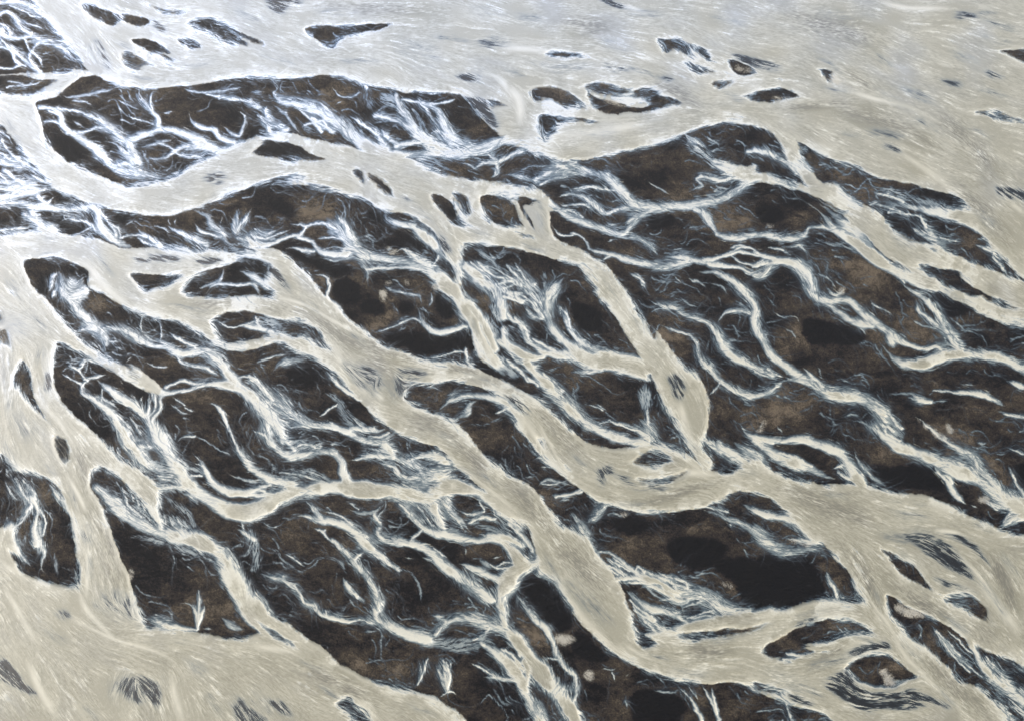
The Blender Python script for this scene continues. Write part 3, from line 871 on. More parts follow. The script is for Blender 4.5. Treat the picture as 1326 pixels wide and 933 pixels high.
S: 820,760,4 880,800,6 940,830,6
S: 540,820,4 600,840,4
S: 600,900,3 640,870,4
S: 700,900,3 760,920,4 820,925,5
V: 560,740,10 640,770,14 720,810,14
@B2
S: 0,290,5 60,305,6 130,290,7 190,260,7
S: 20,260,4 70,280,5 130,270,5
S: 430,210,4 470,270,7 500,320,8
S: 330,400,5 400,410,7 470,400,7
S: 690,350,4 650,365,4
S: 740,360,5 790,410,8 830,430,8
V: 1060,340,10 1130,390,14 1200,450,14
S: 1080,410,5 1160,480,8 1240,500,8
S: 1130,440,4 1200,460,6 1260,500,6
S: 1240,560,5 1306,570,6
S: 1230,720,6 1280,740,6
V: 1230,760,20 1290,820,20
S: 1040,600,6 1080,660,10 1100,700,10
@B3
S: 20,430,5 80,500,8 150,540,8
S: 60,420,4 110,490,7 160,530,8
S: 0,560,5 60,570,6 110,590,6
S: 110,630,8 140,680,9 190,690,9
S: 60,680,6 110,740,8 130,790,8
S: 150,790,5 220,830,9 300,860,10
S: 20,830,6 80,900,9 160,920,9
V: 100,760,18 180,830,24 260,860,20
V: 20,860,20 100,900,24 180,925,20
S: 280,640,4 320,700,6 340,760,6 400,800,7
S: 1000,520,4 1050,540,5 1090,580,5
S: 600,470,4 660,500,5 700,560,5
S: 1060,800,4 1100,820,5
S: 820,480,3 870,530,4
S: 500,230,4 560,240,5
S: 260,170,5 330,170,6 380,200,6
S: 300,150,4 380,140,6 440,165,6
S: 1090,350,4 1150,340,5 1200,350,5
S: 700,30,4 760,60,5 820,100,5
@B4
S: 60,350,4 130,360,5 180,390,5
S: 300,470,4 360,500,5 400,560,5
S: 560,600,4 620,650,5 680,690,5
S: 760,690,3 820,720,5 880,740,5
S: 960,760,5 1000,810,5
S: 20,760,4 60,770,4
S: 130,740,3 180,760,4 210,800,4
S: 540,120,5 620,150,6 720,180,6 800,200,6
S: 560,70,5 640,100,7 720,130,8
V: 540,30,14 640,80,16 760,110,14
@C1
S: 330,60,4 380,90,5 420,140,6
S: 290,100,4 340,130,5 390,150,5
S: 540,200,3 580,240,5 620,260,6
S: 450,200,4 520,240,6 580,280,8
S: 620,300,4 660,370,6 700,420,8
S: 640,480,6 680,520,8 720,560,8
V: 560,330,14 620,420,18 680,520,18
S: 820,250,3 880,290,4 930,300,4
S: 900,270,3 950,290,4
S: 830,220,3 900,260,4
S: 1060,480,4 1120,500,4
S: 1100,590,4 1180,620,6 1250,620,8
S: 930,540,5 990,560,6 1020,610,8
S: 920,600,4 970,600,5
S: 800,640,5 850,660,6 900,660,8
S: 760,590,5 820,610,6 860,640,6
S: 600,700,4 620,740,5 680,790,6
S: 590,660,3 600,720,4
S: 620,660,3 640,720,4
S: 650,690,3 670,740,4
S: 680,710,3 700,760,4
S: 790,790,3 800,830,4
S: 820,800,3 840,840,4
S: 860,800,3 880,850,4
V: 600,680,20 680,760,24 740,820,20
V: 790,800,30 870,830,30 930,870,14
S: 80,610,6 120,680,10 150,740,10
S: 120,620,5 160,680,8 170,740,8
S: 190,760,6 220,820,6 210,880,6
V: 160,720,20 190,800,24 200,880,20
S: 30,620,5 60,680,8 100,720,10
@C2
S: 20,60,4 100,30,5 180,10,5
S: 100,160,4 150,210,6 210,260,8
S: 10,100,4 60,170,6 110,230,8
S: 160,340,5 200,370,6 250,360,6
S: 380,340,4 440,370,6 500,400,8
S: 500,320,4 540,360,6 590,370,8
S: 560,410,5 620,410,8 670,390,8
S: 210,460,4 260,440,5 330,450,5
S: 560,470,4 640,480,5 690,490,6
S: 760,480,4 790,510,6
S: 880,480,6 930,510,8 960,540,8
S: 830,620,6 900,590,8 960,590,8
S: 140,580,4 220,590,6 300,610,8 360,630,8
S: 20,650,6 90,680,8 160,690,8
S: 60,820,3 100,850,4 150,840,4
S: 340,780,4 420,790,6 490,830,8
S: 300,850,4 350,860,6 
S: 480,720,4 520,760,5
S: 640,760,4 610,790,5
S: 800,740,5 840,790,8 880,830,8
S: 850,740,5 890,790,8 910,840,8
S: 960,780,4 1000,820,8 1040,870,8
S: 1100,720,4 1130,760,5
S: 1180,740,3 1180,790,4
S: 1060,830,5 1120,800,8 1180,810,8
S: 1240,830,8 1290,870,10
S: 1100,880,5 1160,890,8 1220,920,10
V: 1040,820,16 1140,850,20 1240,890,20
V: 840,780,24 900,840,24 1000,880,24
S: 940,220,4 1000,190,5
S: 1160,300,4 1220,280,4
@C3
S: 60,80,5 120,130,8 180,170,8
S: 20,40,6 80,90,10 130,150,8
S: 200,100,4 240,150,6 290,190,8
S: 440,250,3 500,280,4
S: 520,330,4 580,360,5 640,380,6
S: 100,610,4 170,600,5
S: 190,640,4 250,640,5 320,620,6
S: 260,700,4 320,680,6 380,670,6
S: 170,560,3 230,560,4 270,580,5
S: 440,770,5 480,760,6 500,740,6
S: 1040,430,6 1090,470,10 1140,510,10
S: 980,420,6 1020,450,8 1060,490,8
S: 960,740,5 1030,760,8 1090,770,8
S: 1000,690,5 1080,740,6
S: 1100,830,4 1110,850,4
@C4
S: 60,80,4 110,110,5 160,120,5
S: 300,60,3 330,130,5
S: 560,250,6 620,310,10 670,380,10
S: 590,240,6 660,300,10 710,370,10
S: 610,330,6 640,390,8 700,430,8
V: 590,260,30 650,330,34 700,400,30
S: 120,490,5 200,510,8 280,560,8
S: 150,450,5 230,440,8 310,460,8
S: 400,580,6 460,610,8 510,630,8
S: 1040,740,4 1090,760,5
S: 1130,730,4 1180,760,6
S: 1240,770,8 1200,820,8
S: 880,580,4 930,600,6 960,640,6
S: 1080,440,4 1130,450,5
@D2
S: 160,130,4 220,160,5 260,190,5
S: 170,260,4 210,280,6 230,310,6
S: 360,390,4 370,430,5
S: 660,60,5 720,70,8 790,100,8
S: 740,150,4 790,160,5
S: 820,150,5 870,165,6
S: 880,100,4 950,150,5
S: 1000,180,6 1060,190,10 1130,210,12
S: 1080,260,6 1130,310,10 1170,350,10
S: 1060,270,5 1120,300,8 1180,350,8
S: 1030,100,5 1040,140,6
S: 1220,70,6 1260,110,8
S: 1150,180,4 1210,200,5 1260,190,5
S: 1150,150,4 1220,140,4
V: 960,580,24 1040,590,24 1100,580,20
V: 1150,600,30 1220,660,30 1280,730,24
S: 1130,570,6 1190,620,10 1250,690,10
S: 1060,650,4 1130,690,5 1200,730,6
S: 1220,520,5 1270,560,6 1306,620,8
S: 560,430,4 600,470,6
S: 530,510,3 620,510,4
S: 850,640,4 840,680,5
S: 960,790,4 1000,810,4
@D3
S: 0,590,8 50,610,10 90,660,12
S: 0,640,8 40,690,10 90,740,10
S: 20,590,6 80,640,8 110,690,8
S: 480,180,4 540,200,6 590,230,6
S: 510,160,4 560,200,6 620,240,8
S: 540,150,4 600,190,6 660,230,8
S: 620,350,5 680,400,8 740,450,8
S: 640,380,5 690,450,8 740,500,8
S: 720,420,4 750,470,6
S: 800,360,5 860,370,6 900,350,6
S: 860,400,4 900,370,6 960,350,6
S: 900,440,4 960,420,5 1020,400,6
S: 820,280,5 880,280,6 920,300,6
S: 1030,350,6 1080,390,8 1130,410,8
V: 640,220,14 740,250,16 840,290,16
V: 640,330,20 720,420,24 780,470,20
V: 960,360,20 1030,400,20 1070,430,16
S: 850,770,4 900,820,6 940,880,8 970,930,10
S: 900,770,4 950,840,6
S: 960,760,5 1000,820,8 1040,900,10
S: 1010,760,5 1030,840,8 1050,933,10
S: 730,790,4 800,800,6 850,790,6
S: 530,700,3 550,750,4
S: 590,720,3 620,710,4
S: 470,690,3 530,690,4 560,680,4
S: 600,810,4 600,880,6
@D4
S: 130,800,4 160,860,5 180,933,6
S: 880,500,5 940,560,6 1000,620,6
S: 860,480,4 920,560,5 980,640,6 1040,700,6
S: 930,490,4 1000,560,5 1050,610,5
S: 1000,640,4 1060,690,6 1120,740,6
S: 1150,790,5 1220,850,6
S: 1120,620,5 1180,700,6 1260,780,8
V: 900,540,24 980,620,24 1060,690,20
V: 1120,640,20 1200,720,20 1290,800,20
S: 480,770,8 560,810,10 660,820,10
S: 440,790,8 520,840,10 640,860,10
S: 700,800,8 780,830,8 860,850,8
S: 160,610,8 240,620,8 320,600,8
S: 140,640,6 240,640,8 330,620,8
V: 120,620,14 220,630,16 320,610,14
S: 760,100,8 860,150,10 960,210,10
S: 740,70,8 860,110,10 960,170,10
S: 820,200,6 920,250,8 1040,290,8
@D1
S: 955,488,10 945,430,9 925,360,3
S: 957,480,10 958,400,10 962,305,3
S: 960,470,8 975,420,8 988,370,3
S: 945,430,5 915,375,4 870,370,2
V: 955,470,14 955,400,24 958,330,20
@D2
S: 950,795,6 925,745,9 885,665,4
S: 952,790,6 940,730,12 920,650,5
S: 955,780,6 955,720,10 940,660,4
S: 958,770,5 968,720,6 955,690,3
V: 950,770,12 930,710,24 915,660,20
S: 800,772,5 815,710,8 820,640,3
S: 805,760,5 835,690,7 850,625,3
@B1
S: 1135,268,8 1130,230,5 1105,185,2
S: 1140,265,8 1150,225,5 1150,190,2
S: 1142,265,8 1170,225,5 1195,180,2
S: 1145,262,6 1190,215,5 1215,160,2
V: 1140,260,14 1150,225,20 1155,190,16
V: 60,160,14 130,190,24 200,230,24
S: 110,185,8 160,215,14 210,245,18
@D4
S: 408,342,5 395,300,8 372,250,3
S: 405,335,5 385,290,5 350,220,2
V: 400,330,12 380,280,18 355,230,14
@C2
V: 350,200,10 410,230,16 450,270,16
"""
TONES = """
# K black wet sand, B brown dry sand, F bright white silt drapes
@B2
K 70,140 130,105 190,140 230,190 180,210 110,170
K 390,550 450,490 520,540 530,610 440,630
K 520,640 600,590 660,650 600,680
K 640,770 750,755 850,770 980,770 1050,820 960,850 850,870 720,840 650,810
K 880,610 940,540 1000,600 1020,680 940,690 890,650
K 700,620 760,590 800,640 740,670
K 730,290 800,300 850,350 800,370 740,340
K 200,370 300,370 440,420 500,480 400,500 280,430
K 550,150 640,190 720,270 640,240 560,210
K 500,690 600,690 640,700 560,710
B 240,130 330,90 400,140 410,200 330,230 250,190
B 560,650 640,560 700,600 680,700 620,740 560,760
B 930,700 1020,690 1030,740 960,740
W 650,525 680,515 675,535 660,540
W 630,550 655,560 650,600 635,610 625,580
W 870,545 905,530 920,540 890,555
W 740,510 760,520 755,545
W 650,350 700,360 740,370 680,375
@B4
K 20,170 100,150 160,190 100,235 30,230
K 860,590 930,590 1050,650 1000,690 900,680
K 240,700 420,720 560,790 420,830 260,800
B 380,350 480,380 600,450 620,480 540,500 420,430
B 960,690 1100,660 1250,720 1200,760 1000,750
B 190,190 250,180 240,220 190,250
B 100,780 200,720 270,760 280,850 180,900 120,850
W 50,245 110,245 80,255
W 400,560 430,540 445,545 420,575
@B3
K 1230,160 1306,140 1306,240 1240,220
K 700,210 780,190 860,230 780,270 710,260
B 850,200 920,230 980,270 900,260
B 650,240 740,200 720,230 680,260
B 1140,230 1220,160 1230,200 1170,240
B 960,60 1080,40 1060,90 980,100
K 330,620 470,650 480,740 380,740
@C2
K 160,100 250,60 330,100 320,150 220,150
B 120,120 150,90 160,140 140,150
B 600,560 680,570 660,610 560,600
@C4
K 560,560 650,550 850,545 900,600 920,660 760,660 650,650
K 1250,550 1306,550 1306,640 1270,620
B 780,280 900,270 1000,330 1080,430 980,450 900,410 820,340
B 1100,520 1220,560 1260,640 1180,640
B 340,280 400,260 420,300 360,320
B 190,490 280,470 400,480 420,520 340,520
B 130,190 200,190 180,220
W 930,345 950,360 965,390 950,395
W 760,310 850,365 920,410 980,450 920,430 840,375
W 1090,705 1140,710 1130,735 1100,730
@D4
K 0,150 250,150 310,230 350,340 200,370 0,390
B 300,150 400,190 500,330 420,340 350,300
B 300,200 330,210 380,330 350,330
B 540,640 680,640 740,690 680,720 600,690
W 605,690 640,700 690,760 650,778 625,740
B 330,480 450,450 540,480 440,490
W 680,370 740,380 830,430 760,430 690,400
W 160,50 230,65 300,80 220,85
@D3
K 1000,150 1306,170 1306,390 1180,390 1150,300 1050,220
K 800,60 950,50 1080,80 1050,180 900,200 800,120
K 370,500 440,560 540,640 420,650 340,590
K 100,270 200,250 300,380 360,460 280,520 220,450 150,380
K 620,800 800,790 900,860 850,930 640,930
B 560,30 660,60 740,80 800,120 820,170 780,160 720,100 600,70
B 840,60 930,10 1060,20 1110,50 1000,30 880,70
B 850,180 960,240 970,255 880,220
B 60,400 130,420 200,500 240,590 180,590 100,500
B 340,640 400,680 400,720
B 1020,240 1080,215 1060,250
B 1050,260 1120,290 1160,370 1140,370 1100,310
B 260,520 330,500 380,540 340,560
W 255,540 290,525 340,535 370,545 330,555 290,570
W 395,720 430,700 435,745 410,735
W 1050,265 1110,285 1100,300
B 720,790 830,790 760,800
@C3
K 520,820 640,800 740,850 600,880
B 620,290 700,300 760,310 700,350
B 860,880 1000,800 1100,880 1000,870 900,910
B 560,880 680,920 780,930 700,950
W 560,785 620,785 590,800
B 1200,350 1270,310 1270,380 1210,390
@C4
W 20,390 45,330 55,320 40,390
@B1
K 560,180 650,185 600,240 540,220
K 1280,130 1306,110 1306,160
K 290,100 350,100 400,140 300,140
B 1100,110 1210,100 1220,150 1150,200 1060,160
B 1150,190 1210,150 1200,200 1150,250
B 380,570 460,560 500,640 450,680
B 500,160 540,180 620,220 640,240 560,220
B 320,470 370,480 360,505 330,500
@A2
B 400,410 480,420 520,450 450,465 400,450
B 1060,630 1160,630 1170,650 1060,655
B 330,440 420,470 460,500 340,510
@D2
B 680,650 760,620 780,700 700,720
B 970,380 1080,390 1110,420 1020,410
B 740,350 810,350 820,365 750,362
@D1
B 870,365 920,350 930,420 880,370
W 625,200 640,200 635,260 622,250
B 850,390 930,355 920,370 870,395
@A3
W 1125,325 1190,335 1215,350 1150,345
W 480,485 560,495 620,520 540,505
@A4
W 360,370 400,375 430,405 380,412
W 85,475 150,478 200,482 110,492
"""
INTERNALS = """
# C pale cream ridges of dropped silt in the current, G grey thicker water, H thinner bluish water : strokes
@D1
C: 380,290,10 400,360,14 450,430,16 560,540,12 680,580,9
C: 430,80,10 425,200,14 415,330,14
C: 340,430,18 430,480,16 560,540,12 700,580,10 820,630,10 870,700,9
C: 130,640,20 200,790,20 290,933,22
C: 820,710,16 840,800,20 880,933,20
C: 30,300,16 100,420,14 180,560,14
C: 0,170,14 100,220,14 230,280,12
G: 500,0,50 540,180,60 570,340,70
H: 490,330,40 560,390,50 620,440,40
H: 600,720,40 560,800,50
H: 1140,840,40 1180,900,40
H: 40,700,30 120,780,30
@D2
C: 0,560,20 120,585,16 230,600,12
C: 490,815,16 560,870,16 600,933,16
G: 250,650,40 450,760,40 650,860,40
H: 120,840,30 180,900,30
H: 0,800,40 90,900,40
@B2
G: 0,625,30 150,640,34 300,690,40 450,790,40 600,830,40 760,880,34 950,910,24
C: 60,570,12 250,620,10 380,690,10 560,790,8
C: 390,780,30 420,860,26 450,933,20
H: 140,500,20 200,560,14
H: 60,440,20 150,480,24
H: 930,310,20 970,350,20
H: 600,60,18 680,110,14
H: 1060,690,10 1100,780,10
C: 1100,700,10 1150,840,12 1220,933,14
@C2
G: 560,40,60 680,110,60 720,220,50 
G: 800,40,40 960,70,40 1150,130,36 1306,220,36
G: 720,300,50 850,340,50 960,400,50 1050,500,44 1150,600,40 1306,680,44
H: 620,120,50 580,200,30
H: 700,150,40 690,220,30
H: 1000,560,20 1080,600,16
C: 430,40,20 500,130,20 560,210,14
C: 600,190,18 640,230,10
C: 860,130,14 980,110,14 1130,120,12 
C: 700,240,12 800,275,14 920,310,12 1010,370,10
C: 960,480,10 1020,560,10 1150,660,10 1306,790,14
H: 850,640,16 900,660,16
@C3
G: 30,160,30 120,220,40 220,320,44 300,420,44 400,520,44
H: 60,240,20 140,290,16
C: 0,250,16 100,320,20 180,430,16 260,550,14 360,650,12 460,700,12 600,755,10
C: 170,330,10 230,440,10 300,560,10 370,640,10
G: 480,690,24 620,735,24 800,700,20 920,655,22 1050,625,20 1200,610,20
H: 480,560,34 500,620,24
H: 760,640,30 700,660,30
C: 800,620,14 900,580,20 1050,590,18
C: 780,440,12 880,510,12 980,580,10
G: 720,140,30 760,260,26 840,400,22 920,510,18
C: 860,230,16 880,330,20 920,450,20
H: 830,130,26 860,190,20
G: 50,650,30 130,730,50 220,830,50 300,920,50
C: 150,690,8 180,780,10
C: 0,750,20 80,810,16 140,880,20 160,930,14
@D3
C: 170,190,22 250,270,26 330,370,28 420,480,26 520,570,22 640,650,20
H: 300,220,40 420,360,44 500,460,34
C: 600,570,8 700,630,8
C: 690,575,10 760,590,10
G: 250,60,60 380,180,60 500,330,50
H: 800,690,20 1000,700,30
G: 900,590,40 1100,600,40
C: 1000,490,8 1150,470,8
@C4
G: 100,620,24 250,690,50 400,760,60 560,820,60
C: 200,830,20 260,900,20 
H: 650,760,24 760,780,30 860,800,26
H: 700,880,30 800,880,30 950,890,30
C: 880,860,14 1000,870,14
G: 200,640,14 350,670,14 500,680,14
@D4
G: 400,60,50 480,160,40 560,280,40 620,400,30
G: 620,230,40 800,350,40 1000,460,44 1200,560,44
C: 930,90,12 1060,200,12 1160,340,12 1280,520,14
C: 1080,260,24 1180,380,26 1290,510,20
G: 1150,150,40 1200,260,34 1270,400,30
C: 480,160,8 560,340,10 660,480,10 720,600,14 830,720,12 960,840,12 1060,930,12
G: 740,560,30 900,700,40 1050,830,44 1200,933,44
G: 200,430,20 320,400,24 460,390,20
C: 0,430,10 200,380,8 400,355,8
H: 560,580,16 400,640,20 260,690,20
G: 450,560,24 300,660,30 250,720,20
H: 50,680,30 150,740,40 300,800,40
@B1
G: 900,610,40 1100,620,44 1306,620,40
H: 60,700,40 130,760,40
H: 200,830,24 170,900,24
C: 370,400,20 450,470,24 540,570,24 640,640,16
C: 0,330,14 200,330,14
H: 150,385,10 320,370,10
@C1
H: 230,150,16 235,190,12
C: 130,80,14 190,230,14 300,350,14 350,450,12
G: 370,450,40 410,560,40 430,680,40
C: 330,600,10 390,710,12 420,780,12
H: 20,430,24 40,520,24
H: 60,300,40 150,420,40
H: 390,880,16 420,920,14
C: 520,590,20 640,650,16 
G: 440,760,40 500,880,40
@A4
C: 680,715,10 800,800,14 920,880,16 1010,933,14
C: 400,420,12 560,470,14 760,520,12 900,600,10
G: 400,530,40 600,580,50 750,640,40 900,720,40 
G: 450,350,16 600,440,16
G: 900,560,40 1060,700,50 1150,800,40
C: 600,10,14 750,40,12 950,40,12
G: 100,530,20 300,510,20 500,490,16
G: 150,80,60 400,130,60 650,220,50
@A3
C: 0,230,20 150,240,14 300,260,10 
C: 540,20,10 700,60,12
C: 20,420,20 80,480,26 90,600,20
C: 250,660,20 450,640,24 700,600,20 
G: 300,110,50 500,130,50
G: 700,400,40 850,450,40 950,520,30
H: 100,280,30 250,320,30 450,320,30
@A2
C: 1120,350,12 1200,380,14 1250,450,20
H: 700,230,40 900,250,40
G: 300,40,30 600,40,30 900,60,30
@B4
G: 1000,60,30 1130,200,40 1230,330,40
H: 700,300,40 780,340,30
C: 1240,130,10 1306,180,14
G: 700,290,30 800,330,24
@B3
H: 700,700,20 720,760,14
H: 400,450,14 430,490,14
C: 380,460,8 430,540,8
H: 170,180,20 190,250,20
@C1
H: 10,470,30 50,540,36 80,570,20
H: 230,540,20 270,610,20
H: 380,300,16 470,390,18 560,470,16 660,560,14
H: 270,150,12 300,240,16 380,330,14
H: 420,820,18 440,900,24
H: 330,640,14 370,760,16
H: 60,180,14 30,300,20
H: 150,330,16 220,400,20
@D1
H: 420,120,16 440,240,16
H: 250,260,16 360,300,12
H: 650,300,24 640,420,24
H: 200,480,20 330,560,20
H: 900,640,24 1010,720,24
H: 1000,800,24 1080,900,24
H: 400,860,20 470,933,24
H: 820,540,10 950,560,10
@D2
H: 330,760,16 480,850,16
H: 760,860,14 900,910,14
H: 220,640,12 380,700,12
@D4
H: 700,120,20 800,200,24
H: 880,250,22 1000,300,24
H: 640,60,16 760,40,20 900,30,18
H: 200,440,16 380,395,14
H: 590,300,14 610,380,12
H: 480,520,12 600,560,12
H: 260,680,20 420,640,18
H: 240,760,16 330,820,16
H: 700,540,12 820,660,14
H: 880,760,12 1000,880,14
H: 900,400,16 1050,520,16
H: 1060,220,22 1160,340,22 1240,470,20
H: 1200,120,18 1280,240,18
@C4
H: 620,870,24 760,910,24
H: 850,900,20 960,933,20
H: 330,680,14 480,700,14
H: 640,720,14 860,740,14
H: 1050,820,14 1150,870,14
@A4
H: 300,60,16 500,80,16
H: 560,260,18 700,330,18
H: 760,560,20 900,640,20
H: 1000,600,16 1150,680,18
H: 1100,100,20 1280,150,20
H: 600,440,16 720,500,16
H: 330,420,12 460,450,12
H: 950,250,16 1100,310,16
@A3
H: 60,80,24 200,100,20
H: 480,200,20 640,240,20
H: 560,60,18 800,70,16
H: 1000,80,18 1200,120,18
H: 330,640,14 560,640,14
H: 650,340,14 760,380,14
H: 20,340,20 120,370,16
@A2
H: 420,290,16 640,300,14
H: 880,180,20 1060,200,20
H: 300,60,16 520,60,16
H: 40,260,16 240,330,14
H: 1060,40,20 1250,90,20
@A1
H: 430,220,20 480,320,18
H: 860,320,16 1050,290,16
H: 1120,40,20 1260,110,20
H: 560,200,14 640,240,14
H: 20,560,20 100,700,16
H: 600,370,14 780,390,12
@B4
H: 640,250,14 720,320,14
H: 1010,380,14 1180,430,14
H: 1080,150,20 1160,260,20
H: 900,540,12 1060,630,12
@B1
H: 180,300,16 350,300,14
H: 460,360,16 560,480,16
H: 560,230,10 760,240,10
H: 20,480,24 100,600,24
H: 930,180,14 1060,80,14
H: 800,620,14 1000,650,12
H: 420,860,12 540,920,12
H: 130,640,20 230,760,20
@B2
H: 300,130,12 460,120,12
H: 780,160,14 900,240,14
H: 250,600,14 330,660,14
H: 480,760,14 560,820,14
H: 1040,270,12 1180,300,12
H: 640,430,10 800,490,10
H: 1000,640,10 1050,740,10
@B3
H: 480,480,12 560,620,12
H: 620,660,12 680,760,12
H: 60,320,10 240,370,10
@C3
H: 330,490,14 420,560,16
H: 560,730,14 700,740,12
H: 900,420,14 960,480,12
H: 1060,560,12 1250,590,14
H: 20,130,14 120,240,14
@C2
H: 880,370,14 1010,460,14
H: 1100,570,14 1200,650,14
H: 500,60,16 640,90,16
H: 1000,90,10 1200,160,12
H: 200,650,12 340,650,10
@D3
H: 200,120,20 290,300,20
H: 420,330,20 540,470,20
H: 640,600,12 820,640,14
H: 1000,560,14 1200,500,16
"""
NSTREAM = 160
SUNEL, SUNAZ, SUNS, SUNANG, SKYS, EXPO, HAZE = 31, -38, 2.6, 2.0, .10, 0.50, 0.000035
import math, time
import numpy as np

# ---------------------------------------------------------------- image trace
# Shapes are traced in image pixels on a frame of 1326 x 933 units, in blocks (A1..D4) enlarged 3.731 x.
# Everything below is turned into ground coordinates (metres, z up) before any mesh is made.
FW, FH, SS, PADU = 1326, 933, 1.25, 150
XO = {'1': 0, '2': 325, '3': 650, '4': 976}
YO = {'A': 0, 'B': 228, 'C': 456, 'D': 683}
H, W = int(FH * SS), int(FW * SS)


def parse(text):
    prims, tile, head = [], '@F', None
    for ln in text.strip().splitlines():
        ln = ln.strip()
        if not ln or ln[0] == '#':
            continue
        if ln[0] in 'PL':
            head = ln
            continue
        tok = ln.split()
        kind, val, name = None, 1.0, None
        if tok[0][-1] == ':':
            kind = tok[0][0]
            val = {'S': .94, 'V': 1.0}.get(kind, 1.0)
            if len(tok[0]) > 2:
                val = {'7': .95, '8': .97, '9': 1.0}[tok[0][1]]
            tok = tok[1:]
        elif tok[0] in ('K', 'B', 'W'):
            kind = tok[0]
            tok = tok[1:]
        elif head and (',' in ln):
            hk = head.split(None, 1)
            kind = hk[0][0]
            rest = hk[1] if len(hk) > 1 else ''
            if kind == 'L':
                a = rest.split(None, 1)
                val = float(a[0])
                name = a[1] if len(a) > 1 else None
            else:
                name = rest or None
                val = 1.0
            head = None
        pts, hw = [], None
        for t in tok:
            if t[0] == '@':
                tile = t
                continue
            c = [float(v) for v in t.split(',')]
            if len(c) > 2:
                hw = c[2] if tile == '@F' else c[2] / 3.731
            if tile != '@F':
                c[0] = c[0] / 3.731 + XO[tile[2]]
                c[1] = c[1] / 3.731 + YO[tile[1]]
            pts.append((c[0], c[1], hw or 0))
        if pts:
            prims.append((kind, val, name, np.array(pts, float)))
    return prims


def smooth_line(p, closed, step):
    """Catmull-Rom through the points, resampled about every `step` units."""
    n = len(p)
    out = []
    segs = n if closed else n - 1
    for i in range(segs):
        if closed:
            a, b, c, d = p[i - 1], p[i], p[(i + 1) % n], p[(i + 2) % n]
        else:
            a, b, c, d = p[max(i - 1, 0)], p[i], p[i + 1], p[min(i + 2, n - 1)]
        L = math.hypot(*(c - b)[:2])
        m = max(2, int(L / step))
        t = np.linspace(0, 1, m, endpoint=False)[:, None]
        # centripetal-like damping keeps long/short neighbours from overshooting
        la, lc = math.hypot(*(b - a)[:2]), math.hypot(*(d - c)[:2])
        m1 = (c - a) * .5 * min(1, 2 * L / (la + L + 1e-6)) if la > 0 else (c - b) * .5
        m2 = (d - b) * .5 * min(1, 2 * L / (lc + L + 1e-6)) if lc > 0 else (c - b) * .5
        out.append((2 * t**3 - 3 * t**2 + 1) * b + (t**3 - 2 * t**2 + t) * m1 + (-2 * t**3 + 3 * t**2) * c + (t**3 - t**2) * m2)
    if not closed:
        out.append(p[-1:])
    return np.concatenate(out)


def fill(poly, pad):
    """Even-odd mask of a polygon (image grid cells). Returns mask, x0, y0."""
    x, y = poly[:, 0], poly[:, 1]
    x0, x1 = max(0, int(x.min()) - pad), min(W, int(x.max()) + pad + 2)
    y0, y1 = max(0, int(y.min()) - pad), min(H, int(y.max()) + pad + 2)
    if x1 <= x0 or y1 <= y0:
        return None, 0, 0
    m = np.zeros((y1 - y0, x1 - x0), np.float32)
    xn, yn = np.roll(x, -1), np.roll(y, -1)
    xc = np.arange(x0, x1) + .5
    for sub in (.25, .75):
        for r in range(y0, y1):
            yy = r + sub
            k = ((y <= yy) & (yn > yy)) | ((yn <= yy) & (y > yy))
            if not k.any():
                continue
            xs = np.sort(x[k] + (yy - y[k]) / (yn[k] - y[k]) * (xn[k] - x[k]))
            for a, b in zip(xs[::2], xs[1::2]):
                m[r - y0] += .5 * np.clip(np.minimum(b, xc + .5) - np.maximum(a, xc - .5), 0, 1)
    return m, x0, y0


def blur(a, s, sy=None):
    """Gaussian blur by FFT with edge padding."""
    sy = s if sy is None else sy
    p = int(3 * max(s, sy)) + 1
    b = np.pad(a, p, mode='edge')
    fy = np.fft.fftfreq(b.shape[0])[:, None]
    fx = np.fft.rfftfreq(b.shape[1])[None]
    g = np.exp(-2 * math.pi**2 * ((fx * s)**2 + (fy * sy)**2))
    return np.fft.irfft2(np.fft.rfft2(b) * g, b.shape)[p:-p, p:-p].astype(np.float32)


def small_blur(a, s):
    r = int(math.ceil(2.5 * s))
    k = np.exp(-.5 * (np.arange(-r, r + 1) / s)**2)
    k = (k / k.sum()).astype(np.float32)
    for ax in (0, 1):
        b = np.pad(a, [(r, r) if i == ax else (0, 0) for i in (0, 1)], mode='edge')
        o = np.zeros_like(a)
        for i in range(2 * r + 1):
            o += k[i] * (b[i:i + a.shape[0]] if ax == 0 else b[:, i:i + a.shape[1]])
        a = o
    return a


def spectral(shape, rng, beta, kmin, stretch=1.0):
    """Fractal noise, unit variance; stretch > 1 makes it wider than tall."""
    n = rng.standard_normal(shape).astype(np.float32)
    fy = np.fft.fftfreq(shape[0])[:, None]
    fx = np.fft.rfftfreq(shape[1])[None]
    k = np.sqrt((fx * stretch)**2 + fy**2)
    f = np.where(k > kmin, np.maximum(k, 1e-4)**(-beta), 0)
    o = np.fft.irfft2(np.fft.rfft2(n) * f, shape).astype(np.float32)
    return o / o.std()


def sstep(a, b, x):
    t = np.clip((x - a) / (b - a), 0, 1)
    return t * t * (3 - 2 * t)


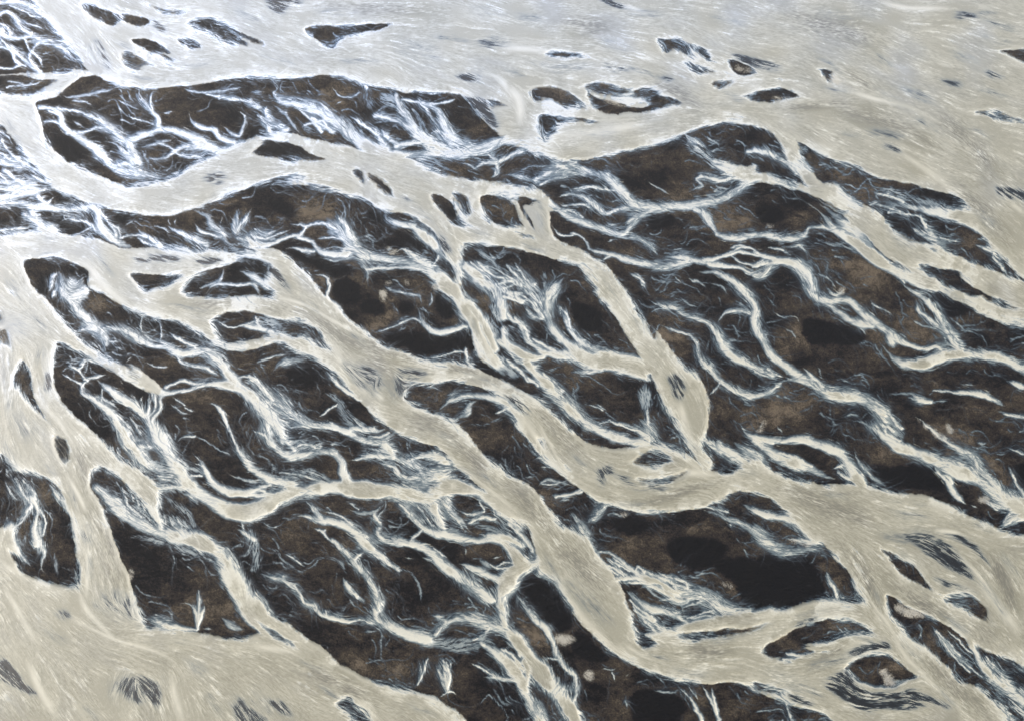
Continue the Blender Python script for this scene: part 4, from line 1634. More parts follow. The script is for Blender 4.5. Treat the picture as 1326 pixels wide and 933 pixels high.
def lic(noise, cx, sx, n, weight=None):
    """Smear noise layers along the flow direction field (cx, sx)."""
    Hh, Ww = cx.shape
    flat = noise.reshape(-1, noise.shape[-1])
    acc = noise.copy()
    iy0, ix0 = np.mgrid[0:Hh, 0:Ww]
    iy0 = iy0.astype(np.float32)
    ix0 = ix0.astype(np.float32)
    for sgn in (1, -1):
        px, py = ix0.copy(), iy0.copy()
        dx, dy = sgn * cx, sgn * sx
        for i in range(n):
            px += dx
            py += dy
            j = np.clip(py + .5, 0, Hh - 1).astype(np.int32) * Ww + np.clip(px + .5, 0, Ww - 1).astype(np.int32)
            w = 1 - i / n
            acc += flat[j] * w
            nx, ny = cx.ravel()[j], sx.ravel()[j]
            f = np.where(nx * dx + ny * dy < 0, -1, 1).astype(np.float32)
            dx, dy = nx * f, ny * f
    return acc


def image_trace():
    """Composite the traced water and land into image-space rasters."""
    rng = np.random.default_rng(7)
    prims = parse(DATA) + parse(STREAMS)
    M = np.zeros((H, W), np.float32)          # water cover
    WID = np.full((H, W), -1, np.int16)       # which traced water owns the cell
    LID = np.full((H, W), -1, np.int16)       # which sand bar owns the cell
    Shoal = np.zeros((H, W), np.float32)      # drowned bars
    MS = np.zeros((H, W), np.float32)         # streams alone
    Veil = np.zeros((H, W), np.float32)       # films so thin the sand shows through
    tc = np.zeros((H, W), np.float32)         # flow tensor, double angle
    ts = np.zeros((H, W), np.float32)
    names = []
    bigseen = 0

    def put_dir(line, wgt):
        q = line[:, :2]
        d = np.gradient(q, axis=0)
        ang = 2 * np.arctan2(d[:, 1], d[:, 0])
        ix, iy = q[:, 0].astype(int), q[:, 1].astype(int)
        k = (ix >= 0) & (ix < W) & (iy >= 0) & (iy < H)
        ww = wgt if np.ndim(wgt) == 0 else wgt[k]
        np.add.at(tc, (iy[k], ix[k]), np.cos(ang[k]) * ww)
        np.add.at(ts, (iy[k], ix[k]), np.sin(ang[k]) * ww)

    strokes = [(i, smooth_line(p * SS, False, 2.0)) for i, (k, _, _, p) in enumerate(prims) if k in 'SV']
    allp = np.concatenate([np.c_[l, np.full(len(l), i)] for i, l in strokes])

    def joined(pt, i):
        if not (2 < pt[0] < W - 3 and 2 < pt[1] < H - 3) or M[int(pt[1]), int(pt[0])] > .35:
            return True
        d2 = (allp[:, 0] - pt[0])**2 + (allp[:, 1] - pt[1])**2
        return bool(((d2 < (allp[:, 2] + 2.5)**2) & (allp[:, 3] != i)).any())

    for pi, (kind, val, name, pts) in enumerate(prims):
        names.append((kind, val, name))
        p = pts * SS
        if kind in 'PL':
            line = smooth_line(p[:, :2], True, 2.0)
            if kind == 'P' or val >= .8:
                put_dir(line, 2.5 if kind == 'P' else 1.2 * val)
            m, x0, y0 = fill(line, 9)
            if m is None:
                continue
            s = 1.0 if kind == 'P' else (.9 if val >= .95 else (1.7 if val >= .75 else 3.2))
            m = small_blur(m, s)
            sl = np.s_[y0:y0 + m.shape[0], x0:x0 + m.shape[1]]
            if kind == 'P':
                WID[sl] = np.where((m > .3) & (m > M[sl]), pi, WID[sl])
                M[sl] = np.maximum(M[sl], m)
            elif val < .8:
                Shoal[sl] = np.maximum(Shoal[sl], val * m)
            else:
                if name:
                    LID[sl] = np.where(m > .3, pi, LID[sl])
                M[sl] *= 1 - val * m
                MS[sl] *= 1 - val * m
        else:
            line = smooth_line(p, False, .8)
            hwid = np.maximum(line[:, 2], .55)
            put_dir(line, np.minimum(hwid * .5, 4))
            # thin streams wander a little between traced points and swell and thin along their run
            n = len(line)
            L = np.linspace(0, 1, n)
            kn = np.arange(0, n + 60, 30)
            wob = np.interp(np.arange(n), kn, rng.standard_normal(len(kn)))
            wob = np.convolve(np.pad(wob, 10, mode='edge'), np.ones(21) / 21, mode='valid')
            hw = hwid * (.90 + .13 * wob)
            # free ends thin out to nothing, ends that meet other water do not
            run = np.concatenate([[0], np.cumsum(np.hypot(*np.diff(line[:, :2], axis=0).T))])
            tl = max(6.0, min(.45 * run[-1], 7 * hwid.mean()))
            tap = np.ones(n)
            if not joined(line[0], pi):
                tap *= np.clip(run / tl, 0, 1)
            if not joined(line[-1], pi):
                tap *= np.clip((run[-1] - run) / tl, 0, 1)
            hw = hw * (.2 + .8 * tap)
            soft = np.clip(hw * (1.5 if kind == 'S' else 2.0), 1.2, 10 if kind == 'S' else 14)
            vv = val * (1 + .10 * np.roll(wob, 9)) * (.35 + .65 * tap**.6)
            hw = np.maximum(hw, .5)
            if tap[0] < .5 and tap[-1] < .5:
                vv = vv * .8
            for (x, y, _), h, sf, v in zip(line, hw, soft, vv):
                R = h + sf
                xa, xb = max(0, int(x - R)), min(W, int(x + R) + 2)
                ya, yb = max(0, int(y - R)), min(H, int(y + R) + 2)
                if xa >= xb or ya >= yb:
                    continue
                d = np.sqrt((np.arange(xa, xb) + .5 - x)[None]**2 + (np.arange(ya, yb) + .5 - y)[:, None]**2)
                t = np.clip((h - d) / sf + .5, 0, 1)
                c = (v * t * t * (3 - 2 * t)).astype(np.float32)
                S = (MS if kind == 'S' else Veil)[ya:yb, xa:xb]
                k = c > S
                if kind == 'S':
                    WID[ya:yb, xa:xb][k & (c > .2) & (c > M[ya:yb, xa:xb])] = pi
                S[k] = c[k]
    # tones of the land
    B = np.zeros((H, W), np.float32)
    K = np.zeros((H, W), np.float32)
    Wh = np.zeros((H, W), np.float32)
    for kind, val, name, pts in parse(TONES):
        m, x0, y0 = fill(smooth_line(pts[:, :2] * SS, True, 2.0), 16)
        if m is None:
            continue
        m = small_blur(m, {'K': 7, 'B': 6, 'W': 1.6}[kind])
        A = {'K': K, 'B': B, 'W': Wh}[kind]
        sl = np.s_[y0:y0 + m.shape[0], x0:x0 + m.shape[1]]
        A[sl] = np.maximum(A[sl], m)
    # colour of the water itself
    Mud = np.zeros((H, W), np.float32)
    Thin = np.zeros((H, W), np.float32)
    Cr = np.zeros((H, W), np.float32)
    for kind, val, name, pts in parse(INTERNALS):
        p = pts * SS
        line = smooth_line(p, False, 2.0)
        A = {'C': Cr, 'G': Mud, 'H': Thin}[kind]
        n = len(line)
        e = np.minimum(np.arange(n), np.arange(n)[::-1]) / (n * .35)
        for (x, y, h), f in zip(line, np.clip(e + .15, 0, 1)):
            R = (2.6 if kind == 'H' else 2.0) * h
            xa, xb = max(0, int(x - R)), min(W, int(x + R) + 2)
            ya, yb = max(0, int(y - R)), min(H, int(y + R) + 2)
            if xa >= xb or ya >= yb:
                continue
            d2 = (np.arange(xa, xb) + .5 - x)[None]**2 + (np.arange(ya, yb) + .5 - y)[:, None]**2
            g = (f * np.exp(-d2 / ((1.5 if kind == 'H' else .8) * h * h))).astype(np.float32)
            np.maximum(A[ya:yb, xa:xb], g, out=A[ya:yb, xa:xb])
        put_dir(line, 1.2)
    # flow direction everywhere
    Tc = np.zeros_like(tc)
    Ts = np.zeros_like(ts)
    for s in (2.5, 5, 10, 20, 40, 80):
        wgt = {2.5: 3, 5: 3, 10: 4, 20: 5, 40: 2.5, 80: 1}[s]
        Tc += blur(tc, s) * wgt
        Ts += blur(ts, s) * wgt
    return M, (WID, LID), Tc, Ts, B, K, Wh, names, (Cr, Mud, np.maximum(.28 * Thin, np.minimum(1.45 * Shoal, 1)), Veil, MS)


def threads(M, th, big, rng, n, inward=False, land=False):
    """Hair-thin threads that leave the banks at a slant and die out: drawn as short walks down the flow."""
    Hh, Ww = M.shape
    T = np.zeros_like(M)
    Ms = blur(M, 1.2)
    gy, gx = np.gradient(blur(M, 2.5))
    cand = np.argwhere((Ms > .25) & (Ms < .75))
    if land:
        cand = np.argwhere((M < .1) & (blur(M, 16) > .03))
    p = np.clip(.35 + .55 * big[cand[:, 0], cand[:, 1]], .03, 2)
    pick = rng.choice(len(cand), n, p=p / p.sum())
    y, x = cand[pick, 0].astype(np.float32), cand[pick, 1].astype(np.float32)
    t0 = th[cand[pick, 0], cand[pick, 1]]
    fx, fy = np.cos(t0), np.sin(t0)
    f = np.where(fx + .6 * fy < 0, -1, 1)
    fx, fy = fx * f, fy * f
    nx, ny = -gx[cand[pick, 0], cand[pick, 1]], -gy[cand[pick, 0], cand[pick, 1]]
    if inward:
        nx, ny = -nx, -ny
    side = np.sign(fx * ny - fy * nx)
    ln = rng.gamma(2.2, 6.5, n) + 5
    ang0 = side * rng.uniform(.25, 1.0, n)
    stren = rng.uniform(.45, 1.0, n)
    if land:
        ln = rng.gamma(2.0, 16, n) + 8
        ang0 *= .5
        stren *= rng.uniform(.35, 1, n)
    curl = rng.uniform(-.03, .03, n)
    dx, dy = fx, fy
    for i in range(110 if land else 60):
        k = i < ln
        if not k.any():
            break
        j = np.clip(y, 0, Hh - 1).astype(int), np.clip(x, 0, Ww - 1).astype(int)
        c, s_ = np.cos(th[j]), np.sin(th[j])
        f = np.where(c * dx + s_ * dy < 0, -1, 1)
        a = np.arctan2(s_ * f, c * f) + ang0 * np.exp(-i / 14) + curl * i
        dx, dy = np.cos(a), np.sin(a)
        x = x + dx
        y = y + dy
        v = stren * np.clip(1 - i / ln, 0, 1)**.7 * k
        xi, yi = np.floor(x).astype(int), np.floor(y).astype(int)
        ux, uy = x - xi, y - yi
        for ox, oy, w in ((0, 0, (1 - ux) * (1 - uy)), (1, 0, ux * (1 - uy)), (0, 1, (1 - ux) * uy), (1, 1, ux * uy)):
            X, Y = xi + ox, yi + oy
            ok = (X >= 0) & (X < Ww) & (Y >= 0) & (Y < Hh) & k
            np.maximum.at(T, (Y[ok], X[ok]), (v * np.sqrt(w))[ok])
    return T


def build_fields():
    M, ID, Tc, Ts, B, K, Wh, names, (Cr, Mud, Thin, Veil, MS) = image_trace()
    P = int(PADU * SS)
    pad = lambda a: np.pad(a, P, mode='reflect')
    sx = np.ones((H, W), np.float32)
    flip = np.pad(sx, P, mode='constant', constant_values=-1)
    flip[:P, :P] = flip[:P, -P:] = flip[-P:, :P] = flip[-P:, -P:] = 1
    M, Tc, B, K, Wh, Cr, Mud, Thin, Veil, MS = map(pad, (M, Tc, B, K, Wh, Cr, Mud, Thin, Veil, MS))
    Ts = pad(Ts) * flip
    WID, LID = (np.pad(a, P, mode='reflect') for a in ID)
    th = .5 * np.arctan2(Ts, Tc)
    rng = np.random.default_rng(3)
    shp = M.shape
    # braiding makes the fine threads swing a little about the mean flow
    th = th + .22 * spectral(shp, rng, 1.6, .004, .6) * np.clip(1 - M, .25, 1)
    cx, sn = np.cos(th).astype(np.float32), np.sin(th).astype(np.float32)
    n1 = rng.standard_normal(shp).astype(np.float32)
    n2 = blur(rng.standard_normal(shp).astype(np.float32), 1.5, 1.1)
    n3 = blur(rng.standard_normal(shp).astype(np.float32), 3.6, 2.6)
    st = np.stack([n1, n2 / n2.std(), n3 / n3.std()], -1)
    A = lic(st, cx, sn, 22)
    fine, mid, wide = [(A[..., i] - A[..., i].mean()) / A[..., i].std() for i in range(3)]
    silk = lic(np.stack([n2 / n2.std(), n3 / n3.std()], -1), cx, sn, 75)
    silk = [(silk[..., i] - silk[..., i].mean()) / silk[..., i].std() for i in (0, 1)]
    big = blur(wide, 9)
    big /= big.std()
    gr = lic(np.stack([n1], -1), cx, sn, 3)[..., 0]
    gr = (gr - gr.mean()) / gr.std()
    Mraw = M
    # bars trail off along the current instead of ending at a clean edge
    tr = np.clip(.75 + .5 * spectral(shp, rng, 1.3, .008), 0, 1)
    sm = lic(np.stack([M], -1), cx, sn, 22)[..., 0] / 23
    sm2 = lic(np.stack([M * (1 + .5 * np.clip(fine, -2, 2)) ], -1), cx, sn, 9)[..., 0] / 10
    M = np.maximum(M + tr * (.55 * sm + .45 * np.clip(sm2, 0, 1) - M), MS)
    # nothing in a river bed is drawn with a ruler: nudge every bank a little
    wx = .35 * spectral(shp, rng, 1.0, .02) + 1.3 * spectral(shp, rng, 1.6, .008)
    wy = .3 * spectral(shp, rng, 1.0, .02) + 1.1 * spectral(shp, rng, 1.6, .008)
    yy, xx = np.mgrid[0:shp[0], 0:shp[1]].astype(np.float32)

    def warp(a):
        u, v = np.clip(xx + wx, 0, shp[1] - 1.01), np.clip(yy + wy, 0, shp[0] - 1.01)
        i, j = u.astype(np.int32), v.astype(np.int32)
        fu, fv = u - i, v - j
        return ((a[j, i] * (1 - fu) + a[j, i + 1] * fu) * (1 - fv) + (a[j + 1, i] * (1 - fu) + a[j + 1, i + 1] * fu) * fv).astype(np.float32)

    M, Veil, B, K, Wh, Thin, MS = map(warp, (M, Veil, B, K, Wh, Thin, MS))
    # banks: some cut clean, most fraying into a grainy film that thins out over the sand
    rag = spectral(shp, rng, 1.5, .004)
    ragged = np.clip(.75 + .62 * rag, .04, 1.7)
    g8 = lic(np.stack([n1], -1), cx, sn, 8)[..., 0]
    g8 = (g8 - g8.mean()) / g8.std()
    b3, b8 = blur(M, 3.0), blur(M, 8.0)
    mix = .5 * b3 + .5 * blur(M, 6.5)
    fray = np.clip(ragged - .2, 0, 1.15)
    mm = M + fray * (mix - M) * np.where(mix > M, .95, .55)
    feather = np.clip(4 * mm * (1 - mm), 0, 1)
    q = mm + feather * np.clip(ragged, .2, 1.2) * (.11 * gr + .15 * g8 + .10 * mid)
    ms = np.maximum(np.maximum(MS, .92 * blur(MS, 2.4)), np.clip(1.5 * blur(MS, 6), 0, .50) * np.clip(.55 + .45 * rag + .22 * g8 + .2 * mid + .1 * gr, .1, 1.15))
    q = np.maximum(q, ms * (1 + .07 * gr + .09 * g8 + .05 * mid))
    q = np.clip(q, 0, 1)
    near = blur(M, 9)
    out = small_blur(threads(M, th, rag, rng, 17000), .6) * 1.5
    out *= sstep(.75, .3, M)
    q = np.maximum(q, np.clip(.45 * out * (1 + .2 * gr), 0, .7))
    swing = th + .55 * spectral(shp, rng, 1.5, .008)
    lone = np.maximum(.45 * threads(M, swing, rag, rng, 3500, land=True),
                      .80 * np.clip(2.2 * small_blur(threads(M, swing, rag, rng, 2600, land=True), .9), 0, 1))
    lone *= (.85 + .2 * gr) * (1 - .85 * sstep(.3, .7, K))
    q = np.maximum(q, lone)
    inn = small_blur(threads(M, th, rag, rng, 4000, True), .6) * 1.4
    q = q * (1 - .42 * np.clip(inn, 0, 1) * sstep(.3, .8, M))
    # films of water over the sand beside flowing water
    veil = sstep(.2, 2.2, .5 * gr + .6 * g8 + .45 * mid + .4 * wide + 2.0 * (near - .33)) * (1 - M) * sstep(.05, .5, near)
    q = np.maximum(q, .40 * veil * np.clip(ragged, 0, 1))
    vn = .55 * gr + .55 * g8 + .35 * mid + .3 * wide
    q = np.maximum(q, Veil * (.08 + .60 * sstep(-1.2, 1.5, vn + 1.6 * (Veil - .55))) * (Veil > .02))
    ca = np.clip(.5 + .45 * spectral(shp, rng, 1.5, .006), 0, 1)
    core = np.clip(2 * (ca * blur(M, 2.5) + (1 - ca) * blur(M, 17) - .5), 0, 1)
    core = core * core * (3 - 2 * core) * sstep(.5, .84, b8)
    dep = q * (.64 + .29 * core)
    lowf = spectral(shp, rng, 1.3, .004, .5)
    lowf = lic(np.stack([lowf], -1), cx, sn, 30)[..., 0]
    lowf /= lowf.std()
    bands = blur(silk[1], 1.2)
    bands /= bands.std()
    dep += core * (.006 * silk[0] + .024 * bands + .018 * big + .020 * gr + .008 * g8 + .030 * lowf) * sstep(.6, .9, q)
    dep = np.clip(dep, 0, 1)
    Thin = .35 * Thin + .65 * lic(np.stack([Thin], -1), cx, sn, 16)[..., 0] / 17
    thin = np.clip(Thin * (1 + .14 * gr + .28 * g8 + .30 * mid + .15 * bands), 0, 1)
    thin = thin * sstep(.25, .7, M)
    film = np.clip(np.maximum(sstep(.35, .9, ragged), sstep(.03, .3, Veil)), 0, 1)
    film = np.maximum(film, sstep(.05, .3, np.maximum(np.maximum(out, lone), veil * np.clip(ragged, 0, 1))) * sstep(.5, .2, M))
    film = np.maximum(film, sstep(.05, .35, blur(MS, 2)))
    film = np.maximum(film, .9 * sstep(.5, .2, ca) * sstep(.4, .62, M))
    film = np.maximum(film, sstep(.06, .3, np.abs(tr * (sm - Mraw))) * .9 * sstep(.62, .4, M))
    mud = np.clip(Mud * (.60 + .22 * gr + .08 * g8 + .14 * bands), 0, .9) * core
    mud = mud + np.clip(-lowf * .20 + .08 * gr - .08 * bands - .05, -.14, .5) * core * (1 - thin)
    mud = mud * (1 - thin) - np.clip(Cr * (.72 + .12 * bands + .06 * gr), 0, .8) * core
    mud = np.clip(mud, -1, 1)
    # sky glare and haze painted in: water cooler and brighter towards the far left
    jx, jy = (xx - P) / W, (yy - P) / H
    glare_tint = sstep(1.05, -.02, jx * .55 + jy * .98 + .04 * lowf)
    # tone of the bare sand: 0 black and wet .. 1 dry and brown
    fb = spectral(shp, rng, 1.5, .004, 1.7)
    th2 = th + .55 * spectral(shp, rng, 1.6, .006, 1.5)
    c2, s2 = np.cos(th2).astype(np.float32), np.sin(th2).astype(np.float32)
    fbs = lic(np.stack([fb, spectral(shp, rng, .5, .05, 1.7), spectral(shp, rng, 1.0, .012, 1.7)], -1), c2, s2, 6)
    f3 = (fbs[..., 2] - fbs[..., 2].mean()) / fbs[..., 2].std()
    fb = (fbs[..., 0] - fbs[..., 0].mean()) / fbs[..., 0].std()
    f2 = (fbs[..., 1] - fbs[..., 1].mean()) / fbs[..., 1].std()
    iso = spectral(shp, rng, 1.0, .01, 1.7)
    grit = spectral(shp, rng, .6, .06, 1.7)
    Kn = sstep(.22, .78, K + .09 * iso + .08 * f3)
    Bn = np.clip(B * (.78 + .12 * f2 + .16 * f3), 0, 1)
    # dry tan wisps left by older floods
    wisp = threads(M, th + .9 * spectral(shp, rng, 1.5, .007), fb, rng, 4200, land=True)
    wisp = np.clip(np.maximum(.7 * wisp, 2.4 * small_blur(wisp, 1.3)), 0, 1)
    tone = .345 + .05 * sstep(.3, 1, jx) + .14 * fb + .07 * iso + .06 * grit + .06 * f3 + .09 * n1 + .07 * wisp * np.clip(.4 + .5 * fb, .1, 1) + .36 * Bn
    tone = np.clip(tone, 0.02, 1) * (1 - .93 * Kn)
    Wh = blur(Wh, 3.2)
    white = .7 * sstep(.05, 1.0, Wh + (.14 * n1 + .10 * f3 + .10 * f2) * sstep(.02, .3, Wh)) * sstep(.02, .3, Wh)
    return dict(dep=dep, tone=tone, white=white, mud=mud, thin=thin, film=film, glare_tint=glare_tint, WID=WID, LID=LID, fine=fine, gr=gr, M=M, names=names, pad=P, rough=.6 * iso + .5 * blur(grit, 1.0))


# ---------------------------------------------------------------- scene
import bpy
from mathutils import Vector

PITCH, HFOV, CAMZ = math.radians(40), math.radians(40), 500.0
FOC = FW / 2 / math.tan(HFOV / 2)


def ground(x, y):
    """Image pixels -> metres on the plain (z = 0), projected through the camera."""
    u, v = (x - FW / 2) / FOC, -(y - FH / 2) / FOC
    dy = math.cos(PITCH) + v * math.sin(PITCH)
    dz = -math.sin(PITCH) + v * math.cos(PITCH)
    t = -CAMZ / dz
    return u * t, dy * t


scene = bpy.context.scene
col = scene.collection


def new_mat(name):
    m = bpy.data.materials.new(name)
    m.use_nodes = True
    nt = m.node_tree
    nt.nodes.clear()
    out = nt.nodes.new('ShaderNodeOutputMaterial')
    bs = nt.nodes.new('ShaderNodeBsdfPrincipled')
    nt.links.new(bs.outputs[0], out.inputs[0])
    return m, nt, bs


def ramp_node(nt, stops, interp='LINEAR'):
    r = nt.nodes.new('ShaderNodeValToRGB')
    r.color_ramp.interpolation = interp
    e = r.color_ramp.elements
    while len(e) < len(stops):
        e.new(.5)
    for k, (p, c) in zip(e, stops):
        k.position = p
        k.color = (*c, 1)
    return r


def mathn(nt, op, a, b=None, c=None, clamp=False):
    n = nt.nodes.new('ShaderNodeMath')
    n.operation = op
    n.use_clamp = clamp
    for i, v in enumerate((a, b, c)):
        if v is None:
            continue
        if isinstance(v, (int, float)):
            n.inputs[i].default_value = v
        else:
            nt.links.new(v, n.inputs[i])
    return n.outputs[0]


def mixc(nt, f, a, b):
    n = nt.nodes.new('ShaderNodeMix')
    n.data_type = 'RGBA'
    for s, v in ((n.inputs[0], f), (n.inputs[6], a), (n.inputs[7], b)):
        if isinstance(v, (int, float)):
            s.default_value = v
        elif isinstance(v, tuple):
            s.default_value = (*v, 1)
        else:
            nt.links.new(v, s)
    return n.outputs[2]


LAND = [(0, (.0035, .0032, .0035)), (.2, (.0085, .0070, .0070)), (.40, (.026, .0200, .0160)), (.62, (.051, .0395, .0270)), (1, (.155, .121, .082))]
WATER = [(0, (.020, .026, .034)), (.16, (.045, .062, .080)), (.32, (.135, .178, .208)), (.47, (.36, .405, .415)), (.55, (.62, .63, .60)),
         (.64, (.82, .80, .715)), (.78, (.60, .575, .485)), (.88, (.485, .463, .38)), (1, (.355, .338, .268))]


def silt_material(attr=True):
    m, nt, bs = new_mat('silty_water_and_black_sand' if attr else 'distant_braided_plain')
    L = nt.links
    geo = nt.nodes.new('ShaderNodeNewGeometry')

    def noise(scale, detail, rough, vec=None, dist=0.0):
        n = nt.nodes.new('ShaderNodeTexNoise')
        n.inputs['Scale'].default_value = scale
        n.inputs['Detail'].default_value = detail
        n.inputs['Roughness'].default_value = rough
        n.inputs['Distortion'].default_value = dist
        L.new(vec or geo.outputs['Position'], n.inputs['Vector'])
        return n.outputs[0]

    if attr:
        def at(name):
            a = nt.nodes.new('ShaderNodeAttribute')
            a.attribute_name = name
            return a.outputs['Fac']
        dep, tone, white, mud, film = at('depth'), at('tone'), at('silt'), at('mud'), at('film')
        glare_tint, thin = at('glare_tint'), at('thin')
    else:
        mp = nt.nodes.new('ShaderNodeMapping')
        mp.inputs['Rotation'].default_value = (0, 0, .5)
        mp.inputs['Scale'].default_value = (.0035, .011, .01)
        L.new(geo.outputs['Position'], mp.inputs['Vector'])
        big = noise(1.0, 9, .62, mp.outputs[0], 1.2)
        dep = mathn(nt, 'MULTIPLY', mathn(nt, 'SUBTRACT', big, .40, clamp=True), 5.0, clamp=True)
        tone = mathn(nt, 'MULTIPLY', noise(.02, 8, .7), .7)
        white, mud = None, None
    # sand: grit and gravel patches finer than the traced grid
    g1, g2 = noise(.55, 3, .7), noise(.16, 5, .65, dist=.8)
    t = mathn(nt, 'ADD', tone, mathn(nt, 'MULTIPLY', mathn(nt, 'SUBTRACT', g1, .5), .22))
    t = mathn(nt, 'ADD', t, mathn(nt, 'MULTIPLY', mathn(nt, 'SUBTRACT', g2, .5), .20))
    if attr:
        t = mathn(nt, 'MULTIPLY', t, mathn(nt, 'MULTIPLY', tone, 5.0, clamp=True))
    lr = ramp_node(nt, LAND)
    L.new(t, lr.inputs[0])
    # water: boils and grain of the running silt
    b1 = noise(.75, 3, .75)
    d = mathn(nt, 'ADD', dep, mathn(nt, 'MULTIPLY', mathn(nt, 'MULTIPLY', mathn(nt, 'SUBTRACT', b1, .5), .24), dep))
    wr = ramp_node(nt, WATER)
    L.new(d, wr.inputs[0])
    wc = wr.outputs[0]
    if attr:
        f = mathn(nt, 'MULTIPLY', mud, 1.0, clamp=True)
        wc = mixc(nt, f, wc, (.235, .225, .190))
        cr = mathn(nt, 'MULTIPLY', mud, -1.0, clamp=True)
        wc = mixc(nt, cr, wc, (.78, .745, .64))
    cover = mathn(nt, 'MULTIPLY', mathn(nt, 'SUBTRACT', d, .02, clamp=True), 4.2, clamp=True)
    c = mixc(nt, cover, lr.outputs[0], wc)
    if attr:
        # a steep bank: sand straight into silty water, with no wide film between
        cr2 = ramp_node(nt, [(0, (.37, .345, .27)), (.45, (.42, .40, .325)), (.62, (.50, .478, .395)), (.78, (.52, .497, .41)), (.88, (.485, .463, .38)), (1, (.355, .338, .268))])
        L.new(d, cr2.inputs[0])
        w2 = mixc(nt, f, cr2.outputs[0], (.235, .225, .190))
        w2 = mixc(nt, cr, w2, (.78, .745, .64))
        cov2 = mathn(nt, 'MULTIPLY', mathn(nt, 'SUBTRACT', d, .16, clamp=True), 3.4, clamp=True)
        c2 = mixc(nt, cov2, lr.outputs[0], w2)
        c = mixc(nt, film, c2, c)
        # drowned bars: the black bed shows through clearer water
        tr_ = ramp_node(nt, [(0, (.40, .42, .40)), (.42, (.20, .235, .255)), (.7, (.060, .075, .088)), (1, (.018, .020, .023))])
        L.new(thin, tr_.inputs[0])
        c = mixc(nt, mathn(nt, 'MULTIPLY', mathn(nt, 'MULTIPLY', mathn(nt, 'POWER', thin, 1.4), 1.75, clamp=True), cover), c, tr_.outputs[0])
        glare_ramp = ramp_node(nt, [(0, (.885, .872, .79)), (.4, (1.0, 1.02, 1.03)), (1, (1.24, 1.40, 1.80))])  # painted glare and haze: water colour goes from warm near to cool bright far
        L.new(glare_tint, glare_ramp.inputs[0])
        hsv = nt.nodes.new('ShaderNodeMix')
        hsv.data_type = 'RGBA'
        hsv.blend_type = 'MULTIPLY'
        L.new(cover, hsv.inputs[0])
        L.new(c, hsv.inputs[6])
        L.new(glare_ramp.outputs[0], hsv.inputs[7])
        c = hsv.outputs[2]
    if attr:
        c = mixc(nt, white, c, (.66, .615, .50))
    L.new(c, bs.inputs['Base Color'])
    wet = mathn(nt, 'MULTIPLY', d, 3.0, clamp=True)
    rr = mathn(nt, 'MULTIPLY_ADD', wet, -.40, .86)
    L.new(rr, bs.inputs['Roughness'])
    bs.inputs['IOR'].default_value = 1.33
    sp = mathn(nt, 'MULTIPLY_ADD', wet, .30, .2)
    L.new(sp, bs.inputs['Specular IOR Level'])
    bp = nt.nodes.new('ShaderNodeBump')
    L.new(mathn(nt, 'MULTIPLY_ADD', wet, -.24, .40), bp.inputs['Strength'])
    bp.inputs['Distance'].default_value = .5
    hb = mathn(nt, 'ADD', mathn(nt, 'MULTIPLY', g1, .6), mathn(nt, 'MULTIPLY', b1, .4))
    L.new(hb, bp.inputs['Height'])
    L.new(bp.outputs[0], bs.inputs['Normal'])
    return m


def mesh_from(name, verts, quads, attrs, m):
    me = bpy.data.meshes.new(name)
    nv, nq = len(verts), len(quads)
    me.vertices.add(nv)
    me.vertices.foreach_set('co', np.ascontiguousarray(verts, np.float32).ravel())
    me.loops.add(nq * 4)
    me.loops.foreach_set('vertex_index', np.ascontiguousarray(quads, np.int32).ravel())
    me.polygons.add(nq)
    me.polygons.foreach_set('loop_start', np.arange(0, nq * 4, 4, dtype=np.int32))
    try:
        me.polygons.foreach_set('loop_total', np.full(nq, 4, np.int32))
    except Exception:
        pass
    for k, v in attrs.items():
        a = me.attributes.new(k, 'FLOAT', 'POINT')
        a.data.foreach_set('value', np.ascontiguousarray(v, np.float32))
    me.update(calc_edges=True)
    me.shade_smooth()
    me.materials.append(m)
    o = bpy.data.objects.new(name, me)
    col.objects.link(o)
    return o


F = build_fields()
dep, M = F['dep'], F['M']
hh, ww = dep.shape
P = F['pad']
gx, gy = np.meshgrid((np.arange(ww) + .5 - P) / SS, (np.arange(hh) + .5 - P) / SS)
X, Y = ground(gx, gy)
bed = blur(M, 2.0)
Z = .8 * (1 - bed) + .09 * np.clip(F['rough'], -2, 2) * (1 - bed) + .004 * F['gr'] * bed
co = np.stack([X, Y, Z], -1).reshape(-1, 3).astype(np.float32)
at = {k: F[k].ravel() for k in ('dep', 'tone', 'white', 'mud', 'film', 'glare_tint', 'thin')}
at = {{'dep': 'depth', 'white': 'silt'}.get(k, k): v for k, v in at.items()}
mat = silt_material()

# every cell of the image grid belongs to one named piece of the setting
ci = (np.arange(hh - 1)[:, None] * ww + np.arange(ww - 1)[None]).astype(np.int32)
quad = np.stack([ci, ci + ww, ci + ww + 1, ci + 1], -1).reshape(-1, 4)
q4 = (dep[:-1, :-1] + dep[1:, :-1] + dep[1:, 1:] + dep[:-1, 1:]) * .25
wid, lid = F['WID'][:-1, :-1], F['LID'][:-1, :-1]
owner = np.where((q4 > .20) & (wid >= 0), wid, np.where(lid >= 0, lid, -1)).ravel()
